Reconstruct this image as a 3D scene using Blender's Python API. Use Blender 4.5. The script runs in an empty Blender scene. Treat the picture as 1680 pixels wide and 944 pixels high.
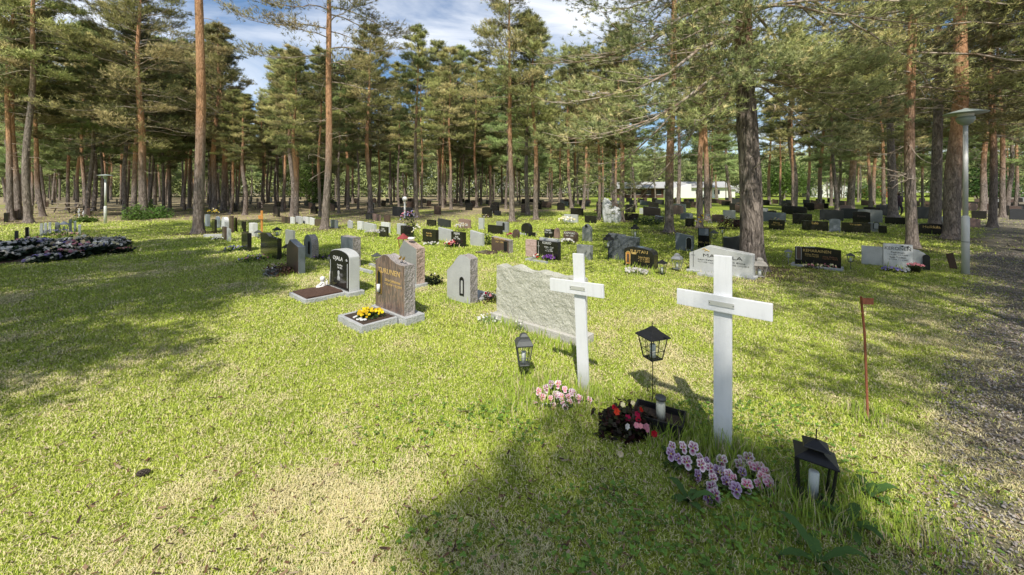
import bpy, bmesh, math, random
import numpy as np
from mathutils import Vector, Matrix, noise as mnoise

scene = bpy.context.scene
COL = scene.collection
R = math.radians
rng = np.random.default_rng(7)
random.seed(7)

# ------------------------------------------------------------------ survey of the place
F, CX, HY, EYE = 631.0, 840.0, 314.0, 1.6          # how the plan was measured off the photograph
def gp(px, py):
    """ground point under a measured image point"""
    D = EYE * F / (py - HY)
    return ((px - CX) / F * D, D)
def hz(py, D):
    return EYE - (py - HY) * D / F
UX, UY = 0.743, -0.669        # direction of a stone's face, left to right
BX, BY = 0.669, 0.743         # from a stone's face to its back
YAW = math.atan2(UY, UX)      # every stone of the yard is set square to the rows

SUN_EL, SHX, SHY = 52.0, 0.139, 0.990

# ------------------------------------------------------------------ camera
cam_d = bpy.data.cameras.new('camera'); cam = bpy.data.objects.new('camera', cam_d); COL.objects.link(cam)
cam.location = (0, 0, EYE); cam.rotation_euler = (R(90), 0, 0)
cam_d.sensor_width = 36; cam_d.lens = 36 * F / 1680; cam_d.shift_y = -(472 - HY) / 1680
cam_d.clip_start = 0.05; cam_d.clip_end = 3000
scene.camera = cam
scene.render.resolution_x, scene.render.resolution_y = 1024, 575
scene.view_settings.view_transform = 'Standard'; scene.view_settings.look = 'None'
scene.view_settings.exposure = 0; scene.view_settings.gamma = 1
scene.render.engine = 'CYCLES'
cy = scene.cycles
cy.max_bounces = 5; cy.diffuse_bounces = 2; cy.glossy_bounces = 3; cy.transmission_bounces = 4
cy.transparent_max_bounces = 6; cy.caustics_reflective = False; cy.caustics_refractive = False
cy.sample_clamp_indirect = 6

# ------------------------------------------------------------------ world and sun
W = bpy.data.worlds.new('World'); scene.world = W; W.use_nodes = True
nt = W.node_tree; nt.nodes.clear()
def nn(nt, t, **kw):
    n = nt.nodes.new(t)
    for k, v in kw.items(): setattr(n, k, v)
    return n
wo = nn(nt, 'ShaderNodeOutputWorld'); bg = nn(nt, 'ShaderNodeBackground')
sky = nn(nt, 'ShaderNodeTexSky'); sky.sky_type = 'NISHITA'; sky.sun_disc = False
sky.sun_elevation = R(SUN_EL)
sun_az = math.atan2(-SHX, -SHY)       # compass heading (from +Y, clockwise) the sun stands at
sky.sun_rotation = sun_az
sky.air_density = 1.0; sky.dust_density = 0.6; sky.ozone_density = 2.0
tc = nn(nt, 'ShaderNodeTexCoord'); sep = nn(nt, 'ShaderNodeSeparateXYZ')
nt.links.new(tc.outputs['Generated'], sep.inputs[0])
mp = nn(nt, 'ShaderNodeMapping'); mp.inputs['Scale'].default_value = (1.2, 2.2, 4.5); mp.inputs['Rotation'].default_value = (0.3, 0.5, 0.2)
nt.links.new(tc.outputs['Generated'], mp.inputs[0])
n1 = nn(nt, 'ShaderNodeTexNoise'); n1.inputs['Scale'].default_value = 1.6; n1.inputs['Detail'].default_value = 7; n1.inputs['Roughness'].default_value = 0.55; n1.inputs['Distortion'].default_value = 0.7
nt.links.new(mp.outputs[0], n1.inputs['Vector'])
cr = nn(nt, 'ShaderNodeValToRGB'); cr.color_ramp.elements[0].position = 0.42; cr.color_ramp.elements[1].position = 0.70
nt.links.new(n1.outputs['Fac'], cr.inputs[0])
mulc = nn(nt, 'ShaderNodeMath', operation='MULTIPLY'); mulc.inputs[1].default_value = 0.88
nt.links.new(cr.outputs[0], mulc.inputs[0])
mix = nn(nt, 'ShaderNodeMixRGB'); mix.inputs[2].default_value = (14.5, 14.8, 15.2, 1)
hs = nn(nt, 'ShaderNodeHueSaturation'); hs.inputs['Saturation'].default_value = 1.12; hs.inputs['Value'].default_value = 1.75; nt.links.new(sky.outputs[0], hs.inputs['Color']); nt.links.new(hs.outputs[0], mix.inputs[1]); nt.links.new(mulc.outputs[0], mix.inputs[0])
nt.links.new(mix.outputs[0], bg.inputs[0]); bg.inputs[1].default_value = 0.085
nt.links.new(bg.outputs[0], wo.inputs[0])

sd = bpy.data.lights.new('sun', 'SUN'); sd.energy = 5.0; sd.angle = R(0.5); sd.color = (1.0, 0.94, 0.84)
so = bpy.data.objects.new('sun', sd); COL.objects.link(so)
tl = Vector((SHX * math.cos(R(SUN_EL)), SHY * math.cos(R(SUN_EL)), -math.sin(R(SUN_EL))))
so.rotation_euler = tl.to_track_quat('-Z', 'Y').to_euler(); so.location = (-3, -20, 30)

# ------------------------------------------------------------------ materials
MATS = {}
def newmat(name):
    m = bpy.data.materials.new(name); m.use_nodes = True; m.node_tree.nodes.clear(); MATS[name] = m
    return m, m.node_tree
def lk(nt, a, b): nt.links.new(a, b)
def coords(nt, kind='Object', scale=(1, 1, 1)):
    t = nn(nt, 'ShaderNodeTexCoord'); m = nn(nt, 'ShaderNodeMapping'); m.inputs['Scale'].default_value = scale
    lk(nt, t.outputs[kind], m.inputs[0]); return m.outputs[0]
def noise(nt, vec, scale, detail=4, rough=.55, dist=0):
    n = nn(nt, 'ShaderNodeTexNoise'); n.inputs['Scale'].default_value = scale; n.inputs['Detail'].default_value = detail
    n.inputs['Roughness'].default_value = rough; n.inputs['Distortion'].default_value = dist
    lk(nt, vec, n.inputs['Vector']); return n.outputs['Fac']
def ramp(nt, fac, stops):
    r = nn(nt, 'ShaderNodeValToRGB'); e = r.color_ramp.elements
    while len(e) < len(stops): e.new(.5)
    for el, (p, c) in zip(e, stops): el.position = p; el.color = (*c, 1) if len(c) == 3 else c
    lk(nt, fac, r.inputs[0]); return r.outputs[0]
def mixc(nt, fac, a, b, mode='MIX'):
    m = nn(nt, 'ShaderNodeMixRGB', blend_type=mode)
    if isinstance(fac, float): m.inputs[0].default_value = fac
    else: lk(nt, fac, m.inputs[0])
    for i, v in ((1, a), (2, b)):
        if isinstance(v, tuple): m.inputs[i].default_value = (*v, 1)
        else: lk(nt, v, m.inputs[i])
    return m.outputs[0]
def bump(nt, h, strength, dist, prev=None):
    b = nn(nt, 'ShaderNodeBump'); b.inputs['Strength'].default_value = strength; b.inputs['Distance'].default_value = dist
    lk(nt, h, b.inputs['Height'])
    if prev is not None: lk(nt, prev, b.inputs['Normal'])
    return b.outputs[0]
def principled(nt, color, rough=.6, normal=None, metallic=0., spec=.5, trans=0., alpha=1.):
    p = nn(nt, 'ShaderNodeBsdfPrincipled'); o = nn(nt, 'ShaderNodeOutputMaterial')
    if isinstance(color, tuple): p.inputs['Base Color'].default_value = (*color, 1)
    else: lk(nt, color, p.inputs['Base Color'])
    if isinstance(rough, float): p.inputs['Roughness'].default_value = rough
    else: lk(nt, rough, p.inputs['Roughness'])
    p.inputs['Metallic'].default_value = metallic
    p.inputs['Specular IOR Level'].default_value = spec
    p.inputs['Transmission Weight'].default_value = trans
    p.inputs['Alpha'].default_value = alpha
    if normal is not None: lk(nt, normal, p.inputs['Normal'])
    lk(nt, p.outputs[0], o.inputs[0]); return p

def granite(name, c1, c2, rough=.55, bmp=0., scale=180, bscale=14):
    m, t = newmat(name); v = coords(t)
    f = noise(t, v, scale, 2, .7)
    g = noise(t, v, 5, 5, .6)
    col = ramp(t, f, [(.36, c1), (.64, c2)])
    col = mixc(t, .22, col, ramp(t, g, [(.3, tuple(x * .7 for x in c1)), (.7, tuple(min(1, x * 1.2) for x in c2))]))
    n = None
    if bmp > 0:
        n = bump(t, noise(t, v, bscale, 6, .6, .4), bmp, .03)
        n = bump(t, noise(t, v, bscale * 6, 3, .6), bmp * .5, .006, n)
    principled(t, col, rough, n); return m
granite('black_granite', (.010, .010, .009), (.028, .027, .025), .13, scale=260)
granite('dark_granite', (.020, .022, .024), (.06, .062, .066), .35, scale=220)
granite('brown_granite', (.05, .033, .026), (.15, .10, .08), .3, scale=200)
granite('red_granite', (.20, .12, .10), (.36, .25, .22), .45, scale=160)
granite('pink_granite', (.42, .26, .23), (.62, .48, .44), .8, .9, 120, 30)
granite('grey_granite', (.20, .21, .20), (.36, .37, .36), .5, .15, 180, 30)
granite('light_granite', (.38, .39, .38), (.56, .57, .56), .55, .12, 200, 30)
granite('white_granite', (.55, .56, .55), (.78, .78, .77), .6, .12, 200, 30)
granite('blue_grey_granite', (.10, .12, .14), (.23, .26, .29), .3, .1, 160, 20)
granite('rough_granite', (.34, .34, .28), (.62, .61, .52), .85, .8, 90, 18)
granite('rough_side', (.16, .14, .13), (.46, .42, .40), .9, 1.0, 70, 14)
granite('rough_red_side', (.26, .17, .13), (.56, .45, .38), .85, 1.0, 90, 18)
granite('kerb_granite', (.30, .31, .31), (.56, .57, .57), .8, .5, 120, 40)
granite('concrete', (.35, .34, .31), (.6, .58, .53), .9, .5, 140, 30)

# streaked red-brown gneiss
m, t = newmat('streaked_gneiss')
tcx = nn(t, 'ShaderNodeTexCoord'); mp_ = nn(t, 'ShaderNodeMapping'); mp_.inputs['Rotation'].default_value = (0, R(32), 0); mp_.inputs['Scale'].default_value = (2.6, 1, .55); lk(t, tcx.outputs['Object'], mp_.inputs[0]); v = mp_.outputs[0]
f = noise(t, v, 4.2, 6, .6, 2.0); f2 = noise(t, coords(t), 240, 2, .7)
col = ramp(t, f, [(.30, (.05, .048, .046)), (.40, (.15, .085, .06)), (.47, (.075, .072, .07)), (.54, (.34, .21, .15)), (.60, (.13, .12, .115)), (.70, (.42, .31, .25))])
col = mixc(t, .2, col, ramp(t, f2, [(.3, (.05, .05, .05)), (.7, (.45, .36, .32))]))
principled(t, col, .3)

def simple(name, c, rough=.6, metallic=0., spec=.5, var=.0, vs=20, bmp=0, bs=60):
    m, t = newmat(name); v = coords(t)
    col = c
    if var: col = mixc(t, noise(t, v, vs, 4), tuple(x * (1 - var) for x in c), tuple(min(1, x * (1 + var)) for x in c))
    n = bump(t, noise(t, v, bs, 4), bmp, .01) if bmp else None
    principled(t, col, rough, n, metallic, spec); return m
simple('lantern_black', (.018, .018, .018), .42, .3, var=.4)
simple('lantern_grey', (.10, .105, .10), .5, .4, var=.3)
simple('lantern_rust', (.22, .05, .03), .6, .2, var=.4)
simple('lantern_silver', (.35, .36, .37), .4, .6, var=.3)
simple('wax', (.80, .74, .60), .5)
simple('wax_white', (.80, .80, .78), .5)
simple('gold', (.55, .36, .10), .35, .8)
simple('gold_paint', (.62, .43, .14), .5)
simple('white_letters', (.75, .75, .72), .5)
simple('dark_letters', (.03, .03, .03), .5)
simple('plaster_white', (.78, .77, .74), .7, var=.1, bmp=.2)
simple('rust', (.25, .085, .04), .85, var=.5, vs=40, bmp=.6, bs=90)
simple('old_plank', (.085, .05, .03), .85, var=.4, vs=12, bmp=.5)
simple('orange_wood', (.62, .27, .06), .6, var=.2, vs=10)
simple('bench_wood', (.36, .30, .22), .8, var=.3)
simple('black_plastic', (.012, .012, .014), .4)
simple('lamp_paint', (.64, .64, .62), .5, .1, var=.12, vs=6, bmp=.15, bs=30)
simple('lamp_hat', (.33, .38, .35), .5, .2, var=.2, vs=6)
simple('soil', (.055, .036, .024), .95, var=.7, vs=60, bmp=1, bs=70)
simple('peat', (.085, .045, .030), .95, var=.7, vs=90, bmp=1, bs=90)
simple('roof_grey', (.42, .42, .42), .7, var=.1)
simple('wall_white', (.80, .80, .78), .8, var=.04)
simple('wall_brown', (.12, .06, .045), .8, var=.2)
simple('wall_red', (.30, .07, .05), .8, var=.2)
simple('window_dark', (.02, .025, .03), .1)
simple('cloth_dark', (.022, .014, .026), .9, var=.3)
simple('cloth_plum', (.035, .018, .03), .9, var=.3)
simple('skin', (.45, .27, .20), .6)
simple('hair', (.05, .035, .025), .7)
simple('cone_scale', (.055, .04, .03), .8, var=.4, vs=60)
simple('dead_wood', (.30, .275, .24), .85, var=.35, vs=14, bmp=.4)
simple('stem_green', (.08, .14, .03), .7)

# old white paint: smooth, faint grain, stained near the grass
m, t = newmat('white_paint'); v = coords(t, scale=(7, 7, .7))
g = noise(t, v, 5, 6, .6); g2 = noise(t, coords(t), 4, 6, .65)
col = ramp(t, g, [(.2, (.66, .67, .68)), (.5, (.76, .77, .78))])
col = mixc(t, ramp(t, g2, [(.5, (0, 0, 0)), (.8, (.35, .35, .35))]), col, (.56, .57, .55))
s_ = nn(t, 'ShaderNodeSeparateXYZ'); tq = nn(t, 'ShaderNodeTexCoord'); lk(t, tq.outputs['Object'], s_.inputs[0])
ad = nn(t, 'ShaderNodeMath', operation='MULTIPLY_ADD'); ad.inputs[1].default_value = -.25; lk(t, g2, ad.inputs[0]); lk(t, s_.outputs['Z'], ad.inputs[2])
mr = nn(t, 'ShaderNodeMapRange'); mr.inputs['From Min'].default_value = -.12; mr.inputs['From Max'].default_value = .12; mr.inputs['To Min'].default_value = .8; mr.inputs['To Max'].default_value = 0
lk(t, ad.outputs[0], mr.inputs['Value'])
col = mixc(t, mr.outputs[0], col, (.34, .36, .26))
principled(t, col, .5, bump(t, g, .12, .003))

# thin clear glass: mostly see-through with a soft sheen
m, t = newmat('pane_glass')
tr = nn(t, 'ShaderNodeBsdfTransparent'); tr.inputs[0].default_value = (.93, .95, .94, 1)
gl = nn(t, 'ShaderNodeBsdfGlossy'); gl.inputs['Roughness'].default_value = .05
lw = nn(t, 'ShaderNodeLayerWeight'); lw.inputs[0].default_value = .25; fr = nn(t, 'ShaderNodeMath', operation='MULTIPLY'); fr.inputs[1].default_value = .45; lk(t, lw.outputs['Facing'], fr.inputs[0])
mx = nn(t, 'ShaderNodeMixShader'); o = nn(t, 'ShaderNodeOutputMaterial')
lk(t, fr.outputs[0], mx.inputs[0]); lk(t, tr.outputs[0], mx.inputs[1]); lk(t, gl.outputs[0], mx.inputs[2]); lk(t, mx.outputs[0], o.inputs[0])

def leafmat(name, rough=.6, trans=.35, gain=1.0, spec=.3):
    m, t = newmat(name)
    a = nn(t, 'ShaderNodeAttribute', attribute_name='tint')
    oi = nn(t, 'ShaderNodeObjectInfo')
    hv = nn(t, 'ShaderNodeHueSaturation'); lk(t, a.outputs['Color'], hv.inputs['Color'])
    mr = nn(t, 'ShaderNodeMapRange'); mr.inputs['To Min'].default_value = .8 * gain; mr.inputs['To Max'].default_value = 1.25 * gain
    lk(t, oi.outputs['Random'], mr.inputs['Value']); lk(t, mr.outputs[0], hv.inputs['Value'])
    mr2 = nn(t, 'ShaderNodeMapRange'); mr2.inputs['To Min'].default_value = .475; mr2.inputs['To Max'].default_value = .515
    lk(t, oi.outputs['Random'], mr2.inputs['Value']); lk(t, mr2.outputs[0], hv.inputs['Hue'])
    d = nn(t, 'ShaderNodeBsdfPrincipled'); d.inputs['Roughness'].default_value = rough; d.inputs['Specular IOR Level'].default_value = spec
    lk(t, hv.outputs[0], d.inputs['Base Color'])
    if name == 'needles':      # needles take their light from the side of the crown they sit on
        fa = nn(t, 'ShaderNodeAttribute', attribute_name='lie'); vt = nn(t, 'ShaderNodeVectorTransform', vector_type='NORMAL', convert_from='OBJECT', convert_to='WORLD')
        lk(t, fa.outputs['Vector'], vt.inputs[0])
        ge = nn(t, 'ShaderNodeNewGeometry'); m1 = nn(t, 'ShaderNodeVectorMath', operation='MULTIPLY_ADD'); m1.inputs[1].default_value = (.6, .6, .6); lk(t, vt.outputs[0], m1.inputs[2])
        m2 = nn(t, 'ShaderNodeVectorMath', operation='NORMALIZE'); lk(t, ge.outputs['Normal'], m1.inputs[0]); lk(t, m1.outputs[0], m2.inputs[0]); lk(t, m2.outputs[0], d.inputs['Normal'])
    tn = nn(t, 'ShaderNodeBsdfTranslucent'); lk(t, hv.outputs[0], tn.inputs[0])
    mx = nn(t, 'ShaderNodeMixShader'); mx.inputs[0].default_value = trans
    lk(t, d.outputs[0], mx.inputs[1]); lk(t, tn.outputs[0], mx.inputs[2])
    o = nn(t, 'ShaderNodeOutputMaterial'); lk(t, mx.outputs[0], o.inputs[0]); return m
leafmat('needles', .6, .18, 2.5, .2)
leafmat('leaves', .5, .4)
leafmat('petals', .6, .3)
def fixedtint(name, trans=.35, spec=.25, rough=.6):
    m, t = newmat(name)
    a = nn(t, 'ShaderNodeAttribute', attribute_name='tint')
    d = nn(t, 'ShaderNodeBsdfPrincipled'); d.inputs['Roughness'].default_value = rough; d.inputs['Specular IOR Level'].default_value = spec
    lk(t, a.outputs['Color'], d.inputs['Base Color'])
    ge = nn(t, 'ShaderNodeNewGeometry'); m1 = nn(t, 'ShaderNodeVectorMath', operation='MULTIPLY_ADD'); m1.inputs[1].default_value = (.42, .42, .42); m1.inputs[2].default_value = (0, 0, .9)
    m2 = nn(t, 'ShaderNodeVectorMath', operation='NORMALIZE'); lk(t, ge.outputs['Normal'], m1.inputs[0]); lk(t, m1.outputs[0], m2.inputs[0]); lk(t, m2.outputs[0], d.inputs['Normal'])
    tn = nn(t, 'ShaderNodeBsdfTranslucent'); lk(t, a.outputs['Color'], tn.inputs[0])
    mx = nn(t, 'ShaderNodeMixShader'); mx.inputs[0].default_value = trans
    lk(t, d.outputs[0], mx.inputs[1]); lk(t, tn.outputs[0], mx.inputs[2])
    o = nn(t, 'ShaderNodeOutputMaterial'); lk(t, mx.outputs[0], o.inputs[0])
fixedtint('grass_blades', .15, .2)

# pine bark: plated grey-brown foot turning to thin orange bark higher up
def bark(name, change, width, plate=15.0, foot1=(.12, .095, .08), foot2=(.42, .35, .30), top1=(.36, .17, .08), top2=(.72, .43, .25)):
    m, t = newmat(name); v = coords(t, scale=(1, 1, .26))
    vr = nn(t, 'ShaderNodeTexVoronoi', feature='DISTANCE_TO_EDGE'); vr.inputs['Scale'].default_value = plate
    wn = nn(t, 'ShaderNodeTexNoise'); wn.inputs['Scale'].default_value = 6; lk(t, v, wn.inputs['Vector'])
    wv = nn(t, 'ShaderNodeMixRGB'); wv.inputs[0].default_value = .30; lk(t, v, wv.inputs[1]); lk(t, wn.outputs['Color'], wv.inputs[2])
    lk(t, wv.outputs[0], vr.inputs['Vector'])
    fine = noise(t, v, 34, 6, .7)
    fiss = noise(t, coords(t, scale=(1, 1, .22)), plate * 1.1, 5, .6, .9)
    e1 = ramp(t, vr.outputs['Distance'], [(.0, (0, 0, 0)), (.16, (1, 1, 1))]); e2 = ramp(t, fiss, [(.40, (0, 0, 0)), (.56, (1, 1, 1))])
    edge = mixc(t, .62, e1, e2)
    foot = mixc(t, edge, foot1, ramp(t, fine, [(.3, tuple(x * .55 for x in foot2)), (.7, foot2)]))
    top = mixc(t, ramp(t, fine, [(.35, (0, 0, 0)), (.62, (1, 1, 1))]), top1, top2)
    s = nn(t, 'ShaderNodeSeparateXYZ'); tcx = nn(t, 'ShaderNodeTexCoord'); lk(t, tcx.outputs['Object'], s.inputs[0])
    big = noise(t, v, 1.5, 3)
    ad = nn(t, 'ShaderNodeMath', operation='MULTIPLY_ADD'); ad.inputs[1].default_value = 3.0; lk(t, big, ad.inputs[0]); lk(t, s.outputs['Z'], ad.inputs[2])
    mr = nn(t, 'ShaderNodeMapRange'); mr.inputs['From Min'].default_value = change; mr.inputs['From Max'].default_value = change + width
    lk(t, ad.outputs[0], mr.inputs['Value'])
    col = mixc(t, mr.outputs[0], foot, top)
    n = bump(t, edge, .9, .03); n = bump(t, fine, .6, .012, n)
    principled(t, col, .9, n, spec=.15)
bark('pine_bark', 3.6, 2.6)
bark('pine_bark_grey', 7.0, 5.0)
bark('old_pine_bark', 4.8, 2.0, 13.0, (.05, .04, .033), (.40, .335, .285), (.14, .07, .045), (.36, .21, .14))

def P(name): return MATS[name]

# ------------------------------------------------------------------ mesh helpers
def link(o, parent=None):
    COL.objects.link(o)
    if parent is not None: o.parent = parent
    return o
def mesh_np(name, verts, faces_flat, loop_counts, mat, tint=None, parent=None, smooth=False):
    me = bpy.data.meshes.new(name)
    verts = np.asarray(verts, dtype=np.float32); faces_flat = np.asarray(faces_flat, dtype=np.int32)
    loop_counts = np.asarray(loop_counts, dtype=np.int32)
    me.vertices.add(len(verts)); me.vertices.foreach_set('co', verts.ravel())
    me.loops.add(len(faces_flat)); me.loops.foreach_set('vertex_index', faces_flat)
    me.polygons.add(len(loop_counts))
    st = np.zeros(len(loop_counts), dtype=np.int32); st[1:] = np.cumsum(loop_counts)[:-1]
    me.polygons.foreach_set('loop_start', st)
    try: me.polygons.foreach_set('loop_total', loop_counts)
    except Exception: pass
    if smooth: me.polygons.foreach_set('use_smooth', np.ones(len(loop_counts), dtype=bool))
    if tint is not None:
        a = me.attributes.new('tint', 'FLOAT_COLOR', 'POINT')
        c = np.ones((len(verts), 4), dtype=np.float32); c[:, :3] = tint
        a.data.foreach_set('color', c.ravel())
    me.update(calc_edges=True)
    if mat is not None: me.materials.append(P(mat))
    return me
def obj_np(name, *a, parent=None, **k):
    me = mesh_np(name, *a, **k)
    return link(bpy.data.objects.new(name, me), parent)
def tag(o, label=None, cat=None, group=None, kind=None):
    if label: o['label'] = label
    if cat: o['category'] = cat
    if group: o['group'] = group
    if kind: o['kind'] = kind
    return o
def empty(name, loc=(0, 0, 0), rz=0., label=None, cat=None, group=None):
    o = bpy.data.objects.new(name, None); COL.objects.link(o); o.empty_display_size = .2
    o.location = loc; o.rotation_euler = (0, 0, rz); return tag(o, label, cat, group)
def part(name, me, parent, loc=None, rot=None, scale=None):
    o = bpy.data.objects.new(name, me); COL.objects.link(o); o.parent = parent
    if loc is not None: o.location = loc
    if rot is not None: o.rotation_euler = rot
    if scale is not None: o.scale = scale
    return o

class MB:
    """collects simple solids into one mesh"""
    def __init__(s): s.v = []; s.f = []; s.c = []
    def add(s, vs, fs, M=None, tint=None):
        b = len(s.v)
        for p in vs:
            p = Vector(p)
            if M is not None: p = M @ p
            s.v.append(tuple(p)); s.c.append(tint or (1, 1, 1))
        s.f += [tuple(i + b for i in f) for f in fs]
    def box(s, x0, x1, y0, y1, z0, z1, M=None, tint=None, bev=0.):
        if bev <= 0:
            vs = [(x, y, z) for z in (z0, z1) for y in (y0, y1) for x in (x0, x1)]
            s.add(vs, [(0, 2, 3, 1), (4, 5, 7, 6), (0, 1, 5, 4), (2, 6, 7, 3), (0, 4, 6, 2), (1, 3, 7, 5)], M, tint); return
        bm = bmesh.new(); bmesh.ops.create_cube(bm, size=1)
        for q in bm.verts: q.co = Vector(((x0 + x1) / 2 + q.co.x * (x1 - x0), (y0 + y1) / 2 + q.co.y * (y1 - y0), (z0 + z1) / 2 + q.co.z * (z1 - z0)))
        bmesh.ops.bevel(bm, geom=bm.edges[:], offset=bev, segments=2, affect='EDGES', profile=.6)
        bm.verts.index_update()
        s.add([q.co[:] for q in bm.verts], [[q.index for q in f.verts] for f in bm.faces], M, tint); bm.free()
    def tube(s, pts, rad, n=8, cap=True, tint=None, twist=0, M=None):
        pts = [Vector(p) for p in pts]; rings = []
        for i, p in enumerate(pts):
            d = (pts[min(i + 1, len(pts) - 1)] - pts[max(i - 1, 0)])
            if d.length < 1e-9: d = Vector((0, 0, 1))
            d.normalize(); a = Vector((0, 0, 1)) if abs(d.z) < .9 else Vector((1, 0, 0))
            e1 = d.cross(a).normalized(); e2 = d.cross(e1)
            r = rad[i] if isinstance(rad, (list, tuple)) else rad
            rings.append([p + (e1 * math.cos(k * 2 * math.pi / n + twist) + e2 * math.sin(k * 2 * math.pi / n + twist)) * r for k in range(n)])
        vs = [q for rr in rings for q in rr]; fs = []
        for i in range(len(rings) - 1):
            for k in range(n):
                k2 = (k + 1) % n; fs.append((i * n + k, i * n + k2, (i + 1) * n + k2, (i + 1) * n + k))
        if cap: fs.append(tuple(range(n))); fs.append(tuple(range((len(rings) - 1) * n, len(rings) * n))[::-1])
        s.add(vs, fs, M, tint)
    def lathe(s, prof, n=16, M=None, tint=None):
        """prof: list of (r, z)"""
        vs = []; fs = []
        for r, z in prof:
            for k in range(n): vs.append((r * math.cos(2 * math.pi * k / n), r * math.sin(2 * math.pi * k / n), z))
        for i in range(len(prof) - 1):
            for k in range(n):
                k2 = (k + 1) % n; fs.append((i * n + k, i * n + k2, (i + 1) * n + k2, (i + 1) * n + k))
        fs.append(tuple(range(n))[::-1]); fs.append(tuple(range((len(prof) - 1) * n, len(prof) * n)))
        s.add(vs, fs, M, tint)
    def mesh(s, name, mat, smooth=False):
        me = bpy.data.meshes.new(name); me.from_pydata(s.v, [], s.f); me.update()
        a = me.attributes.new('tint', 'FLOAT_COLOR', 'POINT')
        c = np.ones((len(s.v), 4), dtype=np.float32); c[:, :3] = np.array(s.c, dtype=np.float32).reshape(-1, 3); a.data.foreach_set('color', c.ravel())
        me.materials.append(P(mat))
        if smooth:
            for p in me.polygons: p.use_smooth = True
        return me
    def build(s, name, mat, parent=None, smooth=False, loc=None):
        o = bpy.data.objects.new(name, s.mesh(name, mat, smooth)); COL.objects.link(o)
        if parent is not None: o.parent = parent
        if loc is not None: o.location = loc
        return o

# value noise on the plan, shared by the ground and the grass
_tab = np.random.default_rng(3).random((256, 256))
def vn(x, y, s, off=0):
    x = np.asarray(x) / s + 37.3 + off * 17.1; y = np.asarray(y) / s + 11.7 + off * 5.3
    xi = np.floor(x).astype(int); yi = np.floor(y).astype(int); fx = x - xi; fy = y - yi
    fx = fx * fx * (3 - 2 * fx); fy = fy * fy * (3 - 2 * fy)
    g = lambda a, b: _tab[a % 256, b % 256]
    return (g(xi, yi) * (1 - fx) + g(xi + 1, yi) * fx) * (1 - fy) + (g(xi, yi + 1) * (1 - fx) + g(xi + 1, yi + 1) * fx) * fy
def fbm(x, y, s, off=0, o=4):
    a = 0; w = .5; t = 0
    for k in range(o): a = a + w * vn(x, y, s / 2 ** k, off + k); t += w; w *= .5
    return a / t
def sstep(a, b, x): 
    t = np.clip((x - a) / (b - a), 0, 1); return t * t * (3 - 2 * t)
def road_mask(x, y):
    e = x - (2.1 + 1.22 * (y - 2.08)) + (fbm(x, y, 1.2, 9) - .5) * 1.4
    return sstep(-.3, .8, e + (fbm(x, y, .25, 91, 3) - .5) * .9)
def straw(x, y):
    f = fbm(x, y, 1.7, 1, 5)
    g = fbm(x, y, .30, 5, 4)
    b = .10 * np.exp(-(((x + 1.6) / 1.5) ** 2 + ((y - 1.5) / .9) ** 2)) + .05 * np.exp(-(((x + 5) / 4) ** 2 + ((y - 6.0) / 1.2) ** 2))
    r = .16 * sstep(-2.2, .3, x - (2.75 + 1.2 * (y - 2.08)))
    lush = .22 * np.exp(-(((x - 1.1) / 1.1) ** 2 + ((y - 2.0) / .8) ** 2)) + .15 * np.exp(-(((x - .3) / .8) ** 2 + ((y - 2.9) / .7) ** 2))
    lush = lush + .07 * sstep(6.0, 9.0, y) * sstep(-6.5, -3.0, x) + .03
    s = sstep(.455, .78, f * .50 + g * .50 + b + r - lush)
    return s
def sand(x, y):
    """bare sandy ground and paths in the wood"""
    left = sstep(2, -8, x - (y - 18) * .25) * sstep(17.5, 21.5, y + (fbm(x, y, 6, 20) - .5) * 5)
    mid = np.exp(-((y - 31 - x * .25) / 2.2) ** 2) * sstep(14, 2, x) * .9
    far = sstep(38, 55, y) * sstep(14, 4, x)
    m = np.clip(left * 1.0 + mid + far * .7, 0, 1)
    return m * sstep(.26, .50, fbm(x, y, 5, 23, 4) + .12)
def litter(x, y):
    m = np.zeros(len(x))
    for (a, b, r) in LITTER:
        k = (np.abs(x - a) < r * 3) & (np.abs(y - b) < r * 3)
        if k.any(): m[k] = np.maximum(m[k], np.exp(-((x[k] - a) ** 2 + (y[k] - b) ** 2) / r ** 2) * (.6 + .8 * fbm(x[k], y[k], .3, 80, 2)))
    return np.clip(m * 1.1, 0, 1)
G1, G2 = np.array([.33, .49, .05]), np.array([.73, .80, .15])
S1, S2 = np.array([.66, .57, .27]), np.array([.92, .83, .50])

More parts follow.
